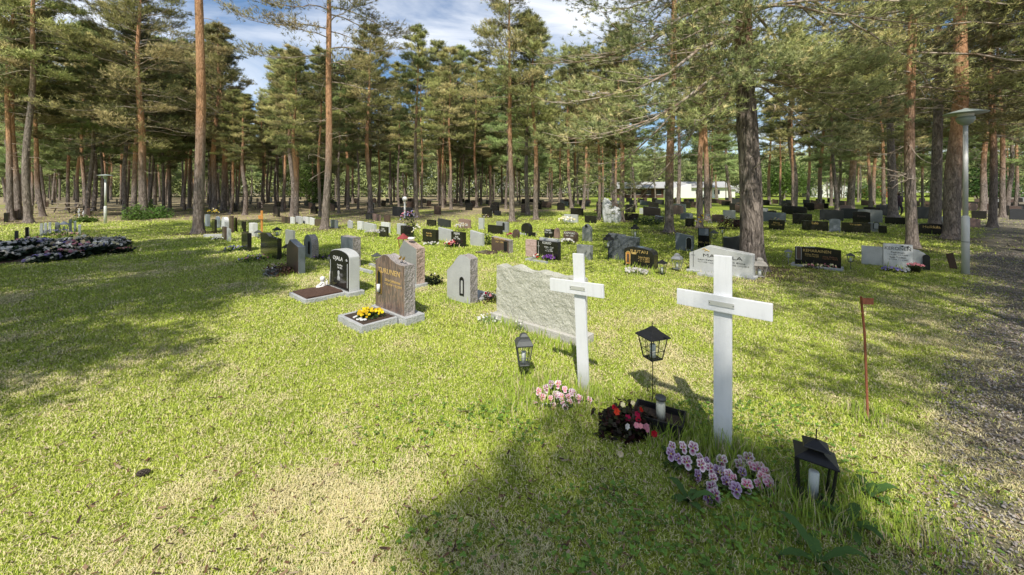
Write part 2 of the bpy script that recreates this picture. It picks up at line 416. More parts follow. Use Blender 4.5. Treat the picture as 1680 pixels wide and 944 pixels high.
# ------------------------------------------------------------------ ground
def build_ground():
    n = 420
    tx = np.linspace(-6.1, 6.1, n); xs = 2.0 * np.sinh(tx)
    ty = np.linspace(-5.2, 6.1, n); ys = 3.0 + 2.0 * np.sinh(ty)
    X, Y = np.meshgrid(xs, ys); x = X.ravel(); y = Y.ravel()
    z = (fbm(x, y, .8, 40, 3) - .5) * .02 * sstep(60, 10, y)
    s = straw(x, y)[:, None]; v = fbm(x, y, .25, 30, 3)[:, None]
    g = G1 * (1 - v) + G2 * v
    c = g * (1 - s) + (S1 * .45 + S2 * .35) * s
    c = c * .72
    sd = sand(x, y)[:, None]; sv = fbm(x, y, 2.0, 44, 4)[:, None]
    c = c * (1 - sd) + (np.array([.52, .41, .27]) * (.55 + .9 * sv)) * sd
    lit = litter(x, y)[:, None]; c = c * (1 - lit) + (np.array([.20, .145, .095]) * (.6 + .8 * v)) * lit
    rd = road_mask(x, y)[:, None]
    c = c * (1 - rd) + (np.array([.33, .28, .22]) * (.75 + .5 * v)) * rd
    idx = np.arange(n * n).reshape(n, n)
    q = np.stack([idx[:-1, :-1], idx[:-1, 1:], idx[1:, 1:], idx[1:, :-1]], -1).reshape(-1, 4)
    m, t = newmat('ground_cover')
    a = nn(t, 'ShaderNodeAttribute', attribute_name='tint'); vec = coords(t)
    f = noise(t, vec, 55, 5, .7); f2 = noise(t, vec, 9, 4, .6)
    hue = mixc(t, ramp(t, f, [(.35, (.45, .45, .45)), (.7, (1.35, 1.3, 1.2))]), (0, 0, 0), (1, 1, 1))
    col = mixc(t, 1.0, a.outputs['Color'], ramp(t, f, [(.32, (.45, .48, .42)), (.68, (1, 1, 1))]), 'MULTIPLY')
    col = mixc(t, .35, col, mixc(t, 1.0, col, ramp(t, f2, [(.3, (.55, .62, .5)), (.7, (1, 1, 1))]), 'MULTIPLY'))
    principled(t, col, .95, bump(t, f, .8, .03), spec=.1)
    o = obj_np('ground', np.stack([x, y, z], -1), q.ravel(), np.full(len(q), 4), 'ground_cover', c, smooth=True)
    tag(o, 'lawn and sandy forest floor of the churchyard', None, None, 'structure')

# gravel road sheet along the right edge, 4 mm proud of the lawn
def build_road():
    ys = np.linspace(-4, 13, 50); n = len(ys)
    v = []; q = []
    for i, yy in enumerate(ys):
        e = 2.1 + 1.22 * (yy - 2.08)
        for k, off in enumerate((1.0 + .25 * math.sin(yy * 2.1) + .12 * math.sin(yy * 5.3), 2.6, 3.8, 5.0)):
            v.append((e + off + .5, yy, .016 if 0 < k < 3 else .012))
    for i in range(n - 1):
        for k in range(3): a = i * 4 + k; q.append((a, a + 1, a + 5, a + 4))
    m, t = newmat('gravel'); vec = coords(t)
    vr = nn(t, 'ShaderNodeTexVoronoi'); vr.inputs['Scale'].default_value = 70; lk(t, vec, vr.inputs['Vector'])
    f = noise(t, vec, 3, 4)
    col = mixc(t, ramp(t, f, [(.3, (0, 0, 0)), (.7, (1, 1, 1))]), (.24, .205, .165), (.38, .335, .28))
    col = mixc(t, 1.0, col, ramp(t, vr.outputs['Distance'], [(.1, (1.15, 1.12, 1.08)), (.7, (.45, .43, .40))]), 'MULTIPLY')
    principled(t, col, .95, bump(t, vr.outputs['Distance'], .9, .02), spec=.15)
    me = bpy.data.meshes.new('gravel_road'); me.from_pydata(v, [], q); me.materials.append(m)
    o = bpy.data.objects.new('gravel_road', me); COL.objects.link(o)
    tag(o, 'grey gravel road along the right edge of the lawn', None, None, 'structure')

# ------------------------------------------------------------------ grass
KEEP_OUT = []      # (x, y, r) filled by plots
TALL = []          # (x, y, r, height gain)
def build_grass(N, d0, d1, wid, hgt, name, label):
    u = rng.random(N); D = d0 * (d1 / d0) ** u
    X = (rng.random(N) * 2 - 1) * (1.42 * D + .7)
    Y = D + (rng.random(N) - .5) * .2
    s = straw(X, Y); rd = road_mask(X, Y)
    keep = rng.random(N) > rd * .93
    keep &= rng.random(N) > sand(X, Y) * .85
    keep &= rng.random(N) > litter(X, Y) * .85
    tall = np.zeros(N)
    for (a, b, r, g) in TALL:
        tall = np.maximum(tall, g * np.exp(-(((X - a) ** 2 + (Y - b) ** 2) / r ** 2)))
    for (a, b, r) in KEEP_OUT:
        keep &= ((X - a) ** 2 + (Y - b) ** 2) > r * r
    X, Y, D, s, tall = X[keep], Y[keep], D[keep], s[keep], tall[keep]; N = len(X)
    is_straw = rng.random(N) < (s * .74 + .13) * (1 - np.clip(tall, 0, 1) * .7)
    clump = fbm(X, Y, .16, 50, 2)
    h = hgt * (.35 + .9 * rng.random(N)) * (.6 + .9 * clump) * (D / 3) ** .28
    is_tall = (rng.random(N) < np.clip(tall, 0, 1) * .55)
    h = np.where(is_tall, h * (1 + 6.5 * tall * rng.random(N)), h)
    h = np.where(is_straw & ~is_tall, h * .9, h)
    w = wid * (.6 + .8 * rng.random(N)) * (D / 2.2) ** .75
    w = np.where(is_tall, w * 1.3, w)
    az = rng.random(N) * 2 * np.pi
    lean = np.where(is_straw, R(58) + rng.random(N) * R(30), R(12) + rng.random(N) * R(52))
    lean = np.where(is_tall, R(4) + rng.random(N) * R(30), lean)
    dx, dy = np.cos(az), np.sin(az)
    face = rng.random(N) * 2 * np.pi
    sx, sy = np.cos(face), np.sin(face)
    # flat blades turn their broad side up
    up = np.where(is_straw, 1, 0)
    sx = np.where(up, -dy, sx); sy = np.where(up, dx, sy)
    b = np.stack([X, Y, np.where(is_straw, .004 + rng.random(N) * .012, -.003)], -1)
    side = np.stack([sx * w / 2, sy * w / 2, np.zeros(N)], -1)
    l1 = h * .55; l2 = h * .5
    lean1 = lean * .55
    m1 = b + np.stack([dx * np.sin(lean1) * l1, dy * np.sin(lean1) * l1, np.cos(lean1) * l1], -1)
    le2 = np.minimum(lean * 1.35, R(100)) 
    t1 = m1 + np.stack([dx * np.sin(le2) * l2, dy * np.sin(le2) * l2, np.cos(le2) * l2], -1)
    t1[:, 2] = np.maximum(t1[:, 2], .006)
    V = np.stack([b - side, b + side, m1 + side * .8, m1 - side * .8, t1], 1).reshape(-1, 3)
    i = np.arange(N)[:, None] * 5
    fl = np.concatenate([i + 0, i + 1, i + 2, i + 3, i + 3, i + 2, i + 4], 1).ravel()
    lc = np.tile([4, 3], N)
    k = rng.random(N)[:, None]; v = fbm(X, Y, .5, 30, 3)[:, None]
    kk = np.clip(k * .6 + v * .55, 0, 1)
    g = G1 * (1 - kk) + G2 * kk
    dark = (rng.random(N) < .20)[:, None]
    g = np.where(dark, g * .45, g)
    st = S1 * (1 - k) + S2 * k
    c = np.where(is_straw[:, None], st, g)
    c = np.where(is_tall[:, None], np.where(rng.random(N)[:, None] < .2, st * .8, G1 * .75 + G2 * .25 * k), c)
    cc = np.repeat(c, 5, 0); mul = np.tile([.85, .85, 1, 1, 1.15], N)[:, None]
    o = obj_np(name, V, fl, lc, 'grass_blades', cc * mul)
    tag(o, label, 'grass', None, 'stuff')

# clover and small round weeds as flat leaflets
def build_weeds(N):
    ctr = []
    while len(ctr) < N:
        x = random.gauss(.9, .85); y = random.uniform(1.45, 2.9)
        if abs(x) > 1.45 * y + .3: continue
        if random.random() < .75 * float(straw(np.array([x]), np.array([y]))[0]): continue
        if random.random() < float(road_mask(np.array([x]), np.array([y]))[0]): continue
        if fbm(np.array([x]), np.array([y]), .5, 70, 2)[0] < .47: continue
        ctr.append((x, y))
    V = []; Fl = []; LC = []; C = []
    for x, y in ctr:
        z = random.uniform(.012, .045); b0 = random.random() * 6.28
        tint = np.array([.13, .24, .04]) * random.uniform(.6, 1.5)
        for k in range(3):
            a = b0 + k * 2.094; r = random.uniform(.004, .009)
            cx, cy = x + math.cos(a) * r, y + math.sin(a) * r
            tz = random.uniform(-.3, .5); n0 = len(V)
            for j in range(6):
                q = j * 6.283 / 6; V.append((cx + math.cos(q) * r, cy + math.sin(q) * r, z + math.cos(q - a) * r * tz)); C.append(tint)
            Fl += list(range(n0, n0 + 6)); LC.append(6)
    o = obj_np('clover', V, Fl, LC, 'grass_blades', np.array(C))
    tag(o, 'low green clover and weeds among the grass', 'weeds', None, 'stuff')

# ------------------------------------------------------------------ text meshes (made first, while the scene is still small)
TEXTS = {}
def text_mesh(s, size, mat, align='CENTER', extrude=.0012):
    key = (s, round(size, 4), mat, align)
    if key in TEXTS: return TEXTS[key]
    cu = bpy.data.curves.new('lettering', 'FONT'); cu.body = s; cu.size = size; cu.extrude = extrude; cu.align_x = align
    cu.resolution_u = 2
    ob = bpy.data.objects.new('lettering', cu); COL.objects.link(ob)
    dg = bpy.context.evaluated_depsgraph_get(); me = bpy.data.meshes.new_from_object(ob.evaluated_get(dg))
    bpy.data.objects.remove(ob); bpy.data.curves.remove(cu)
    me.name = 'inscription'; me.materials.clear(); me.materials.append(P(mat)); TEXTS[key] = me
    return me
def letters(parent, s, size, x, z, mat, name='inscription', y=-.002, align='CENTER', sx=1.0, fit=None):
    me = text_mesh(s, size, mat, align)
    if fit:
        xs = [q.co.x for q in me.vertices]; wd = max(xs) - min(xs); sx = fit / wd
    return part(name, me, parent, (x, y, z), (R(90), 0, 0), (sx, 1, 1))

# ------------------------------------------------------------------ headstones
PROF = {
    'flat':  [(0, 1), (1, 1)],
    'arch':  [(0, .84)] + [(.5 - .5 * math.cos(a), .84 + .16 * math.sin(a)) for a in np.linspace(.15, math.pi - .15, 11)] + [(1, .84)],
    'round': [(0, .6)] + [(.5 - .5 * math.cos(a), .6 + .4 * math.sin(a)) for a in np.linspace(.1, math.pi - .1, 13)] + [(1, .6)],
    'low':   [(0, .90)] + [(.5 - .5 * math.cos(a), .90 + .1 * math.sin(a)) for a in np.linspace(.15, math.pi - .15, 9)] + [(1, .90)],
    'wave':  [(0, .86), (.08, .90), (.18, .95), (.28, .99), (.36, 1.0), (.46, .98), (.58, .93), (.72, .885), (.86, .87), (1, .87)],
    'rise':  [(0, .62), (.12, .69), (.25, .77), (.38, .88), (.5, .96), (.62, 1.0), (.78, .995), (.9, .97), (1, .93)],
    'slant': [(0, 1), (1, .86)],
    'gable': [(0, .75), (.27, 1.0), (.6, .92), (1, .835)],
    'peak':  [(0, .80), (.5, 1), (1, .80)],
    'curve': [(0, 1), (.12, .985), (.3, .93), (.5, .88), (.7, .87), (.88, .88), (1, .87)],
    'shoulder': [(0, .93), (.3, .99), (.5, 1), (.75, .97), (.92, .90), (.985, .80), (1, .72)],
    'saddle': [(0, .9), (.2, .87), (.4, .88), (.6, .93), (.85, 1), (1, 1)],
    'chip': [(0, .93), (.1, .99), (.3, 1), (.5, .97), (.65, .985), (.85, .95), (.97, .96), (1, .9)],
}
def slab_mesh(w, h, t, prof, mat, rough=0., side_mat=None, seed=0, face_rough=0.):
    top = PROF[prof] if isinstance(prof, str) else prof
    pts = [(-w / 2, 0), (w / 2, 0)] + [(-w / 2 + fx * w, fz * h) for fx, fz in reversed(top)]
    step = .03 if rough else (.5)
    out = []
    for i in range(len(pts)):
        a, b = pts[i], pts[(i + 1) % len(pts)]; L = math.dist(a, b); k = max(1, int(L / step))
        if rough: 
            for j in range(k): out.append((a[0] + (b[0] - a[0]) * j / k, a[1] + (b[1] - a[1]) * j / k))
        else: out.append(a)
    n = len(out); cxm = 0; czm = h / 2; e = min(.005, t * .1)
    layers = [0, e] + ([t * f for f in (.2, .35, .5, .65, .8)] if rough else []) + [t - e, t]
    v = []; f = []; side = []
    for li, y in enumerate(layers):
        for k, (x, z) in enumerate(out):
            if li in (0, len(layers) - 1):
                x2 = x - math.copysign(min(e, abs(x)), x); z2 = z - (e if z > h * .55 else 0)
                v.append((x2, y, z2)); continue
            if rough and 1 < li < len(layers) - 2 and z > .01:
                r = rough * (.25 + 1.0 * abs(mnoise.noise(Vector((x * 14 + seed, y * 22, z * 14)))) + .5 * abs(mnoise.noise(Vector((x * 40 + seed, y * 60, z * 40)))))
                d = Vector((x - cxm, 0, z - czm)); 
                if abs(x) > w * .47: v.append((x - math.copysign(r, x), y, z))
                else: v.append((x, y, z - r))
                continue
            if rough: v.append((x - math.copysign(rough * .25 * abs(mnoise.noise(Vector((z * 30, seed, y)))), x) if abs(x) > w * .47 else x, y, z))
            else: v.append((x, y, z))
    for li in range(len(layers) - 1):
        for k in range(n):
            k2 = (k + 1) % n; f.append((li * n + k, li * n + k2, (li + 1) * n + k2, (li + 1) * n + k)); side.append(1)
    f.append(tuple(range(n))[::-1]); side.append(0)
    f.append(tuple(range((len(layers) - 1) * n, len(layers) * n))); side.append(0)
    me = bpy.data.meshes.new('slab'); me.from_pydata(v, [], f); me.update()
    # outward faces
    bm = bmesh.new(); bm.from_mesh(me); bmesh.ops.recalc_face_normals(bm, faces=bm.faces); bm.to_mesh(me); bm.free()
    me.materials.append(P(mat))
    if side_mat:
        me.materials.append(P(side_mat))
        for p, sd_ in zip(me.polygons, side): p.material_index = sd_
    return me
def rough_block(w, h, t, mat, amp=.012, seed=0, cuts=22, top=None):
    bm = bmesh.new(); bmesh.ops.create_cube(bm, size=1)
    bmesh.ops.subdivide_edges(bm, edges=bm.edges[:], cuts=cuts, use_grid_fill=True)
    for q in bm.verts:
        x, y, z = q.co; nx = Vector((x if abs(x) > .495 else 0, y if abs(y) > .495 else 0, z if abs(z) > .495 else 0)).normalized()
        p = Vector((x * w, y * t, (z + .5) * h)); s = mnoise.noise(p * 9 + Vector((seed, 0, 0))) + .5 * mnoise.noise(p * 28 + Vector((seed, 3, 0)))
        if z > .49 and top: p.z += top * mnoise.noise(Vector((x * 6 + seed, 0, 0)))
        q.co = p + nx * s * amp + Vector((0, t / 2, 0))
    me = bpy.data.meshes.new('slab'); bm.to_mesh(me); bm.free(); me.materials.append(P(mat)); return me

def place_from(x0, x1, yb, x2=None, t=None):
    """plan position of a stone from its measured near corner: centre of its front foot, width, depth"""
    D = EYE * F / (yb - HY); X = (x1 - CX) / F * D; r0 = (x0 - CX) / F
    w = (X - r0 * D) / (.743 + .669 * r0)
    if t is None:
        r2 = (x2 - CX) / F; den = (.669 - .743 * r2)
        t = (r2 * D - X) / den if den > .05 else .13
        t = max(.07, min(t, .24))
    c = (X - UX * w / 2, D - UY * w / 2)
    return c, w, t, D
def headstone(label, x0, x1, x2, yb, yt, prof='flat', mat='grey_granite', plinth=.0, rough=0., side=None, t=None,
              group=None, ins=None, plinth_mat='kerb_granite', name='headstone', cat='headstone', hgain=1.0):
    c, w, t, D = place_from(x0, x1, yb, x2, t)
    w = min(max(w, .18), 1.9)
    h = (hz(yt, D)) * hgain
    e = empty(name, (c[0], c[1], 0), YAW, label, cat, group)
    z0 = plinth
    part('slab', slab_mesh(w, max(.12, h - z0), t, prof, mat, rough, side, seed=x0), e, (0, 0, z0 - (.0 if plinth else .02)))
    if plinth:
        b = MB(); b.box(-w / 2 - .035, w / 2 + .035, -.04, t + .04, -.03, plinth - .001, bev=.006); b.build('plinth', plinth_mat, e)
    KEEP_OUT.append((c[0] + BX * t / 2, c[1] + BY * t / 2, min(w, .6) * .35))
    TALL.append((c[0], c[1] - .05, max(.22, w * .42), .55))
    if ins:
        col, lines = ins
        for (s, size, fx, fz) in lines:
            letters(e, s, size, -w / 2 + fx * w, fz * h, col)
    e['w'] = w; e['h'] = h; e['t'] = t
    return e, w, h, t
def face_box(e, name, mat, x0, x1, z0, z1, y0=-.004, y1=.003):
    b = MB(); b.box(x0, x1, y0, y1, z0, z1); return b.build(name, mat, e)
def arch_panel(e, name, mat, xc, z0, w, h, y0, y1, ring=None, ring_mat=None):
    """a small arched niche panel set on the face"""
    k = [(xc - w / 2, z0), (xc + w / 2, z0)] + [(xc + w / 2 * math.cos(a), z0 + h - w / 2 + w / 2 * math.sin(a)) for a in np.linspace(0, math.pi, 9)]
    n = len(k); vs = [(x, y0, z) for x, z in k] + [(x, y1, z) for x, z in k]
    fs = [tuple(range(n)), tuple(range(n, 2 * n))[::-1]] + [(i, i + n, (i + 1) % n + n, (i + 1) % n) for i in range(n)]
    b = MB(); b.add(vs, fs); o = b.build(name, mat, e)
    if ring:
        b = MB(); kk = k + [k[0]]
        b.tube([(x, y0 - .003, z) for x, z in kk], ring, 5); b.build('niche_frame', ring_mat or mat, o)
    return o

# ------------------------------------------------------------------ plants
def blades(b, x, y, n, h, spread, tint, w=.006):
    for _ in range(n):
        a = random.random() * 6.28; r = random.random() * spread; px, py = x + math.cos(a) * r, y + math.sin(a) * r
        hh = h * random.uniform(.6, 1.2); l = random.uniform(.1, .6) * hh; q = random.random() * 6.28
        ww = w * random.uniform(.7, 1.3); sx, sy = math.cos(q) * ww / 2, math.sin(q) * ww / 2; g = random.uniform(.7, 1.3)
        b.add([(px - sx, py - sy, 0), (px + sx, py + sy, 0), (px + math.cos(a) * l * .4 + sx, py + math.sin(a) * l * .4 + sy, hh * .6),
               (px + math.cos(a) * l * .4 - sx, py + math.sin(a) * l * .4 - sy, hh * .6), (px + math.cos(a) * l, py + math.sin(a) * l, hh)],
              [(0, 1, 2, 3), (3, 2, 4)], None, tuple(c * g for c in tint))
def leaf_cloud(n, rx, ry, rz, size, tints, seed=0, flat=.5, z0=0., hollow=.35):
    rg = np.random.default_rng(seed)
    p = rg.normal(size=(n, 3)); p /= np.linalg.norm(p, axis=1)[:, None]; rad = hollow + (1 - hollow) * rg.random(n) ** .6
    p = p * rad[:, None]; p[:, 2] = np.abs(p[:, 2]); 
    lump = 1 + .25 * np.sin(p[:, 0] * 7 + seed) * np.cos(p[:, 1] * 6)
    p = p * np.array([rx, ry, rz]) * lump[:, None]; p[:, 2] += z0
    a = rg.random(n) * 6.283; tl_ = rg.normal(size=n) * flat
    s = size * (.6 + .8 * rg.random(n))
    d = np.stack([np.cos(a), np.sin(a), tl_], -1); d /= np.linalg.norm(d, axis=1)[:, None]
    q = np.stack([-np.sin(a), np.cos(a), rg.normal(size=n) * flat], -1)
    V = np.stack([p, p + (d * .5 + q * .32) * s[:, None], p + d * s[:, None], p + (d * .5 - q * .32) * s[:, None]], 1).reshape(-1, 3)
    fl = np.arange(n * 4); ti = np.array(tints)[rg.integers(0, len(tints), n)] * (.6 + .7 * rg.random(n))[:, None]
    return V, fl, np.full(n, 4), np.repeat(ti, 4, 0)
def blossom_mesh(kind, seed=0):
    b = MB(); rr = random.Random(seed)
    if kind.startswith('pansy'):
        edge, mid, core = {'pansy_pink': ((.95, .84, .84), (.55, .05, .18), (.40, .02, .08)), 'pansy_violet': ((.95, .88, .88), (.26, .01, .12), (.40, .01, .05)),
                           'pansy_plum': ((.62, .50, .66), (.13, .02, .11), (.4, .03, .04))}[kind]
        for k, (ang, r0, wd) in enumerate([(60, .020, .021), (120, .020, .021), (10, .016, .018), (170, .016, .018), (270, .020, .026)]):
            a = R(ang); cx, cz = math.cos(a) * r0 * .75, math.sin(a) * r0 * .75; y = -.0012 * k
            rings = []; vs = []; cs = []
            n = 10
            for ring, (f_, col) in enumerate([(1.0, edge), (.72, tuple(.5 * e + .5 * m_ for e, m_ in zip(edge, mid))), (.4, mid)]):
                for j in range(n):
                    q = j * 6.283 / n; px = cx + math.cos(q) * wd * .5 * f_ * 1.02; pz = cz + math.sin(q) * wd * .5 * f_
                    if ring: px = px * (.85 if ring == 1 else .62); pz = pz * (.85 if ring == 1 else .62)
                    vs.append((px, y - (.002 if ring == 0 else 0) + .003 * (ring == 0) * math.sin(q * 3 + k), pz)); cs.append(col)
            fs = []
            for ring in range(2):
                for j in range(n): j2 = (j + 1) % n; fs.append((ring * n + j, ring * n + j2, (ring + 1) * n + j2, (ring + 1) * n + j))
            fs.append(tuple(range(2 * n, 3 * n)))
            base = len(b.v); b.v += vs; b.c += cs; b.f += [tuple(i + base for i in f_) for f_ in fs]
        b.add([(math.cos(q) * .0028, -.008, math.sin(q) * .0028) for q in np.linspace(0, 5.2, 6)], [tuple(range(6))], None, (.75, .5, .03))
    else:
        col = {'red': (.50, .01, .02), 'pink': (.75, .33, .38), 'white': (.80, .78, .74), 'yellow': (.80, .62, .02), 'purple': (.28, .10, .45), 'lilac': (.42, .36, .66), 'blue': (.18, .17, .42), 'cream': (.78, .70, .45)}[kind]
        for ring, (n, r, z, op) in enumerate([(6, .019, 0, .5), (5, .013, -.004, 1.0), (3, .007, -.008, 1.4)]):
            for k in range(n):
                a = k * 6.283 / n + ring * .5 + rr.random() * .3; g = rr.uniform(.75, 1.15)
                d = Vector((math.cos(a), 0, math.sin(a))); s_ = Vector((-math.sin(a), 0, math.cos(a)))
                pts = [Vector((0, z, 0)), d * r * .6 + s_ * r * .5 + Vector((0, z - r * .25 * op, 0)), d * r + Vector((0, z - r * .4 * op, 0)), d * r * .6 - s_ * r * .5 + Vector((0, z - r * .25 * op, 0))]
                b.add(pts, [(0, 1, 2, 3)], None, tuple(min(1, c * g) for c in col))
    return b.mesh('blossom', 'petals')
BL = {}
def blossom(kind, seed=0):
    k = (kind, seed)
    if k not in BL: BL[k] = blossom_mesh(kind, seed)
    return BL[k]
def merged_blossoms(name, spots, parent, size=1.0):
    """spots: (x, y, z, kind) -> one mesh of small flowers"""
    b = MB()
    for (x, y, z, kind) in spots:
        me = blossom(kind, 0); M = Matrix.Translation((x, y, z)) @ Matrix.Rotation(random.uniform(-.9, .9), 4, 'Z') @ Matrix.Rotation(random.uniform(-.8, .1), 4, 'X') @ Matrix.Scale(size * random.uniform(.8, 1.25), 4)
        base = len(b.v); b.v += [tuple(M @ q.co) for q in me.vertices]; b.f += [tuple(i + base for i in p.vertices) for p in me.polygons]
        b.c += [tuple(d.color)[:3] for d in me.attributes['tint'].data]
    return b.build(name, 'petals', parent)
GREENS = [(.045, .095, .018), (.08, .14, .03), (.03, .06, .015)]
def flower_clump(label, px, py, r, h, kinds, n, name='flower_clump', cat='flowers', greens=GREENS, leaf=.03, nleaf=None, xy=None, size=1.0, group=None, z=0, ry=None):
    x, y = xy if xy else gp(px, py)
    e = empty(name, (x, y, z), 0, label, cat, group)
    V = leaf_cloud(nleaf or int(140 + 900 * r), r, ry or r, h, leaf, greens, seed=int(abs(px) * 7) % 999 + int(py), z0=-.01)
    obj_np('foliage', V[0], V[1], V[2], 'leaves', V[3], parent=e)
    sp = []
    for _ in range(n):
        a = random.random() * 6.28; q = math.sqrt(random.random()) * .92
        sp.append((math.cos(a) * q * r, math.sin(a) * q * (ry or r), h * math.sqrt(max(.05, 1 - q * q * .8)) * random.uniform(.85, 1.15), random.choice(kinds)))
    merged_blossoms('blossoms', sp, e, size)
    return e

# ------------------------------------------------------------------ lanterns
def candle(label, x, y, z, r, h, mat='wax', cap='lantern_grey'):
    e = empty('grave_candle', (x, y, z), 0, label, 'candle')
    b = MB(); b.lathe([(r * .86, .004), (r * .86, h * .72), (r * .3, h * .75)], 20); b.build('wax', mat, e, True)
    b = MB(); b.lathe([(r, 0), (r, h * .86), (r * .9, h * .9)], 20); b.build('glass', 'pane_glass', e, True)
    b = MB(); b.lathe([(r * .98, h * .86), (r * 1.02, h * .87), (r * 1.02, h), (r * .6, h * 1.01)], 20); b.build('lid', cap, e, True)
    return e
def lantern(label, x, y, z0, w, body, style='pagoda', mat='lantern_black', stake=None, wax='wax_white', rz=YAW, sides=4, group=None, cand=True, small=False, tilt=(0, 0)):
    """square or six-sided grave lantern; w = eave width, body = height of the glazed part"""
    e = empty('grave_lantern', (x, y, z0), rz, label, 'lantern', group); e.rotation_euler = (tilt[0], tilt[1], rz)
    n = sides; ph = math.pi / n
    top = w * .40 if style == 'pagoda' else w * .42; bot = w * .26 if style == 'pagoda' else w * .27
    if style == 'box': top = w * .43; bot = w * .35
    k = 1 / math.cos(math.pi / n)
    cor = lambda r, z, i: (r * k * math.cos(ph + i * 2 * math.pi / n), r * k * math.sin(ph + i * 2 * math.pi / n), z)
    th = max(.004, w * (.04 if style == 'box' else .028))
    b = MB()
    for i in range(n): b.tube([cor(bot, 0, i), cor(top, body, i)], th, 4)
    for zz, r in ((.0, bot), (body, top)):
        for i in range(n): b.tube([cor(r, zz, i), cor(r, zz, i + 1)], th * .8, 4)
    if not small and style != 'box':
        for i in range(n):
            a, c = Vector(cor(bot, 0, i)), Vector(cor(bot, 0, i + 1)); a2, c2 = Vector(cor(top, body, i)), Vector(cor(top, body, i + 1))
            b.tube([(a + c) / 2, (a2 + c2) / 2], th * .45, 4); b.tube([a.lerp(a2, .4), c.lerp(c2, .4)], th * .45, 4)
    b.build('frame', mat, e)
    b = MB(); b.add([cor(bot * 1.02, -.004, i) for i in range(n)] + [cor(bot * 1.02, .006, i) for i in range(n)],
                    [tuple(range(n))[::-1], tuple(range(n, 2 * n))] + [(i, (i + 1) % n, (i + 1) % n + n, i + n) for i in range(n)]); b.build('floor_plate', mat, e)
    # roof
    b = MB(); ew = w / 2
    if style == 'pagoda':
        rs = [(ew, body + .0), (ew * .98, body + .008), (ew * .45, body + w * .24), (ew * .12, body + w * .40)]
    elif style == 'dome':
        rs = [(ew * .92, body), (ew * .95, body + .01), (ew * .72, body + w * .28), (ew * .45, body + w * .36), (ew * .44, body + w * .50), (ew * .2, body + w * .62)]
    else:
        rs = [(ew, body), (ew, body + .006), (ew * .36, body + w * .20)]
    vs = []; fs = []
    for (r, z) in rs: vs += [cor(r, z, i) for i in range(n)]
    for j in range(len(rs) - 1):
        for i in range(n): i2 = (i + 1) % n; fs.append((j * n + i, j * n + i2, (j + 1) * n + i2, (j + 1) * n + i))
    fs.append(tuple(range(n))[::-1]); fs.append(tuple(range((len(rs) - 1) * n, len(rs) * n)))
    b.add(vs, fs)
    if style == 'box':
        zt = body + w * .20
        for i in range(n): b.tube([cor(ew * .26, zt - .01, i), cor(ew * .26, zt + .02, i)], .004, 4)
    b.build('roof', mat, e)
    if style == 'box':
        b = MB(); zt = body + w * .20 + .018; vs = [cor(ew * .62, zt, i) for i in range(n)] + [cor(ew * .60, zt + .006, i) for i in range(n)] + [cor(ew * .12, zt + .03, i) for i in range(n)]
        fs = [tuple(range(n))[::-1], tuple(range(2 * n, 3 * n))] + [(j * n + i, j * n + (i + 1) % n, (j + 1) * n + (i + 1) % n, (j + 1) * n + i) for j in range(2) for i in range(n)]
        b.add(vs, fs); b.build('chimney_cap', mat, e)
        b = MB(); b.tube([(0, 0, zt + .02), (0, 0, zt + .085)], .0028, 6); b.build('finial', mat, e)
    elif style == 'pagoda' and not small:
        zt = body + w * .39; b = MB(); b.tube([(0, 0, zt), (0, 0, zt + w * .22)], .0022, 5); b.tube([(-w * .05, 0, zt + w * .15), (w * .05, 0, zt + w * .15)], .002, 5); b.build('cross_finial', mat, e)
    elif style == 'dome' and not small:
        zt = body + w * .6; b = MB(); b.tube([(w * .1 * math.cos(a), 0, zt + w * .1 * math.sin(a)) for a in np.linspace(0, math.pi, 9)], .002, 5); b.build('handle', mat, e)
    # glass
    b = MB(); vs = [cor(bot * .96, .006, i) for i in range(n)] + [cor(top * .96, body - .004, i) for i in range(n)]
    b.add(vs, [(i, (i + 1) % n, (i + 1) % n + n, i + n) for i in range(n)]); b.build('glass', 'pane_glass', e)
    if cand:
        b = MB(); r = bot * (.48 if style != 'box' else .36); b.lathe([(r, .008), (r, body * .62), (r * .9, body * .64)], 14); c = b.build('candle', wax, e, True)
    if stake:
        b = MB(); b.tube([(0, 0, -stake - .02), (0, 0, 0)], .0032 if not small else .006, 6)
        b.tube([(-bot * .5, 0, -.012), (0, 0, -.03), (bot * .5, 0, -.012)], .003, 5); b.build('stake', mat, e)
    return e

# ------------------------------------------------------------------ pines
def tube_np(pts, rad, n):
    pts = np.asarray(pts, float); rad = np.asarray(rad, float); m = len(pts)
    d = np.gradient(pts, axis=0); d /= np.linalg.norm(d, axis=1)[:, None] + 1e-9
    a = np.where(np.abs(d[:, 2:3]) < .9, np.array([[0, 0, 1.]]), np.array([[1., 0, 0]]))
    e1 = np.cross(d, a); e1 /= np.linalg.norm(e1, axis=1)[:, None]; e2 = np.cross(d, e1)
    th = np.arange(n) * 2 * np.pi / n
    V = pts[:, None, :] + (e1[:, None, :] * np.cos(th)[None, :, None] + e2[:, None, :] * np.sin(th)[None, :, None]) * rad[:, None, None]
    V = V.reshape(-1, 3); i = np.arange(m - 1)[:, None] * n; k = np.arange(n)[None, :]; k2 = (k + 1) % n
    q = np.stack([i + k, i + k2, i + n + k2, i + n + k], -1).reshape(-1, 4)
    return V, q
class Tubes:
    def __init__(s): s.V = []; s.Q = []; s.n = 0
    def add(s, pts, rad, n=5):
        V, q = tube_np(pts, rad, n); s.V.append(V); s.Q.append(q + s.n); s.n += len(V)
    def mesh(s, name, mat):
        q = np.concatenate(s.Q); return mesh_np(name, np.concatenate(s.V), q.ravel(), np.full(len(q), 4), mat, smooth=True)

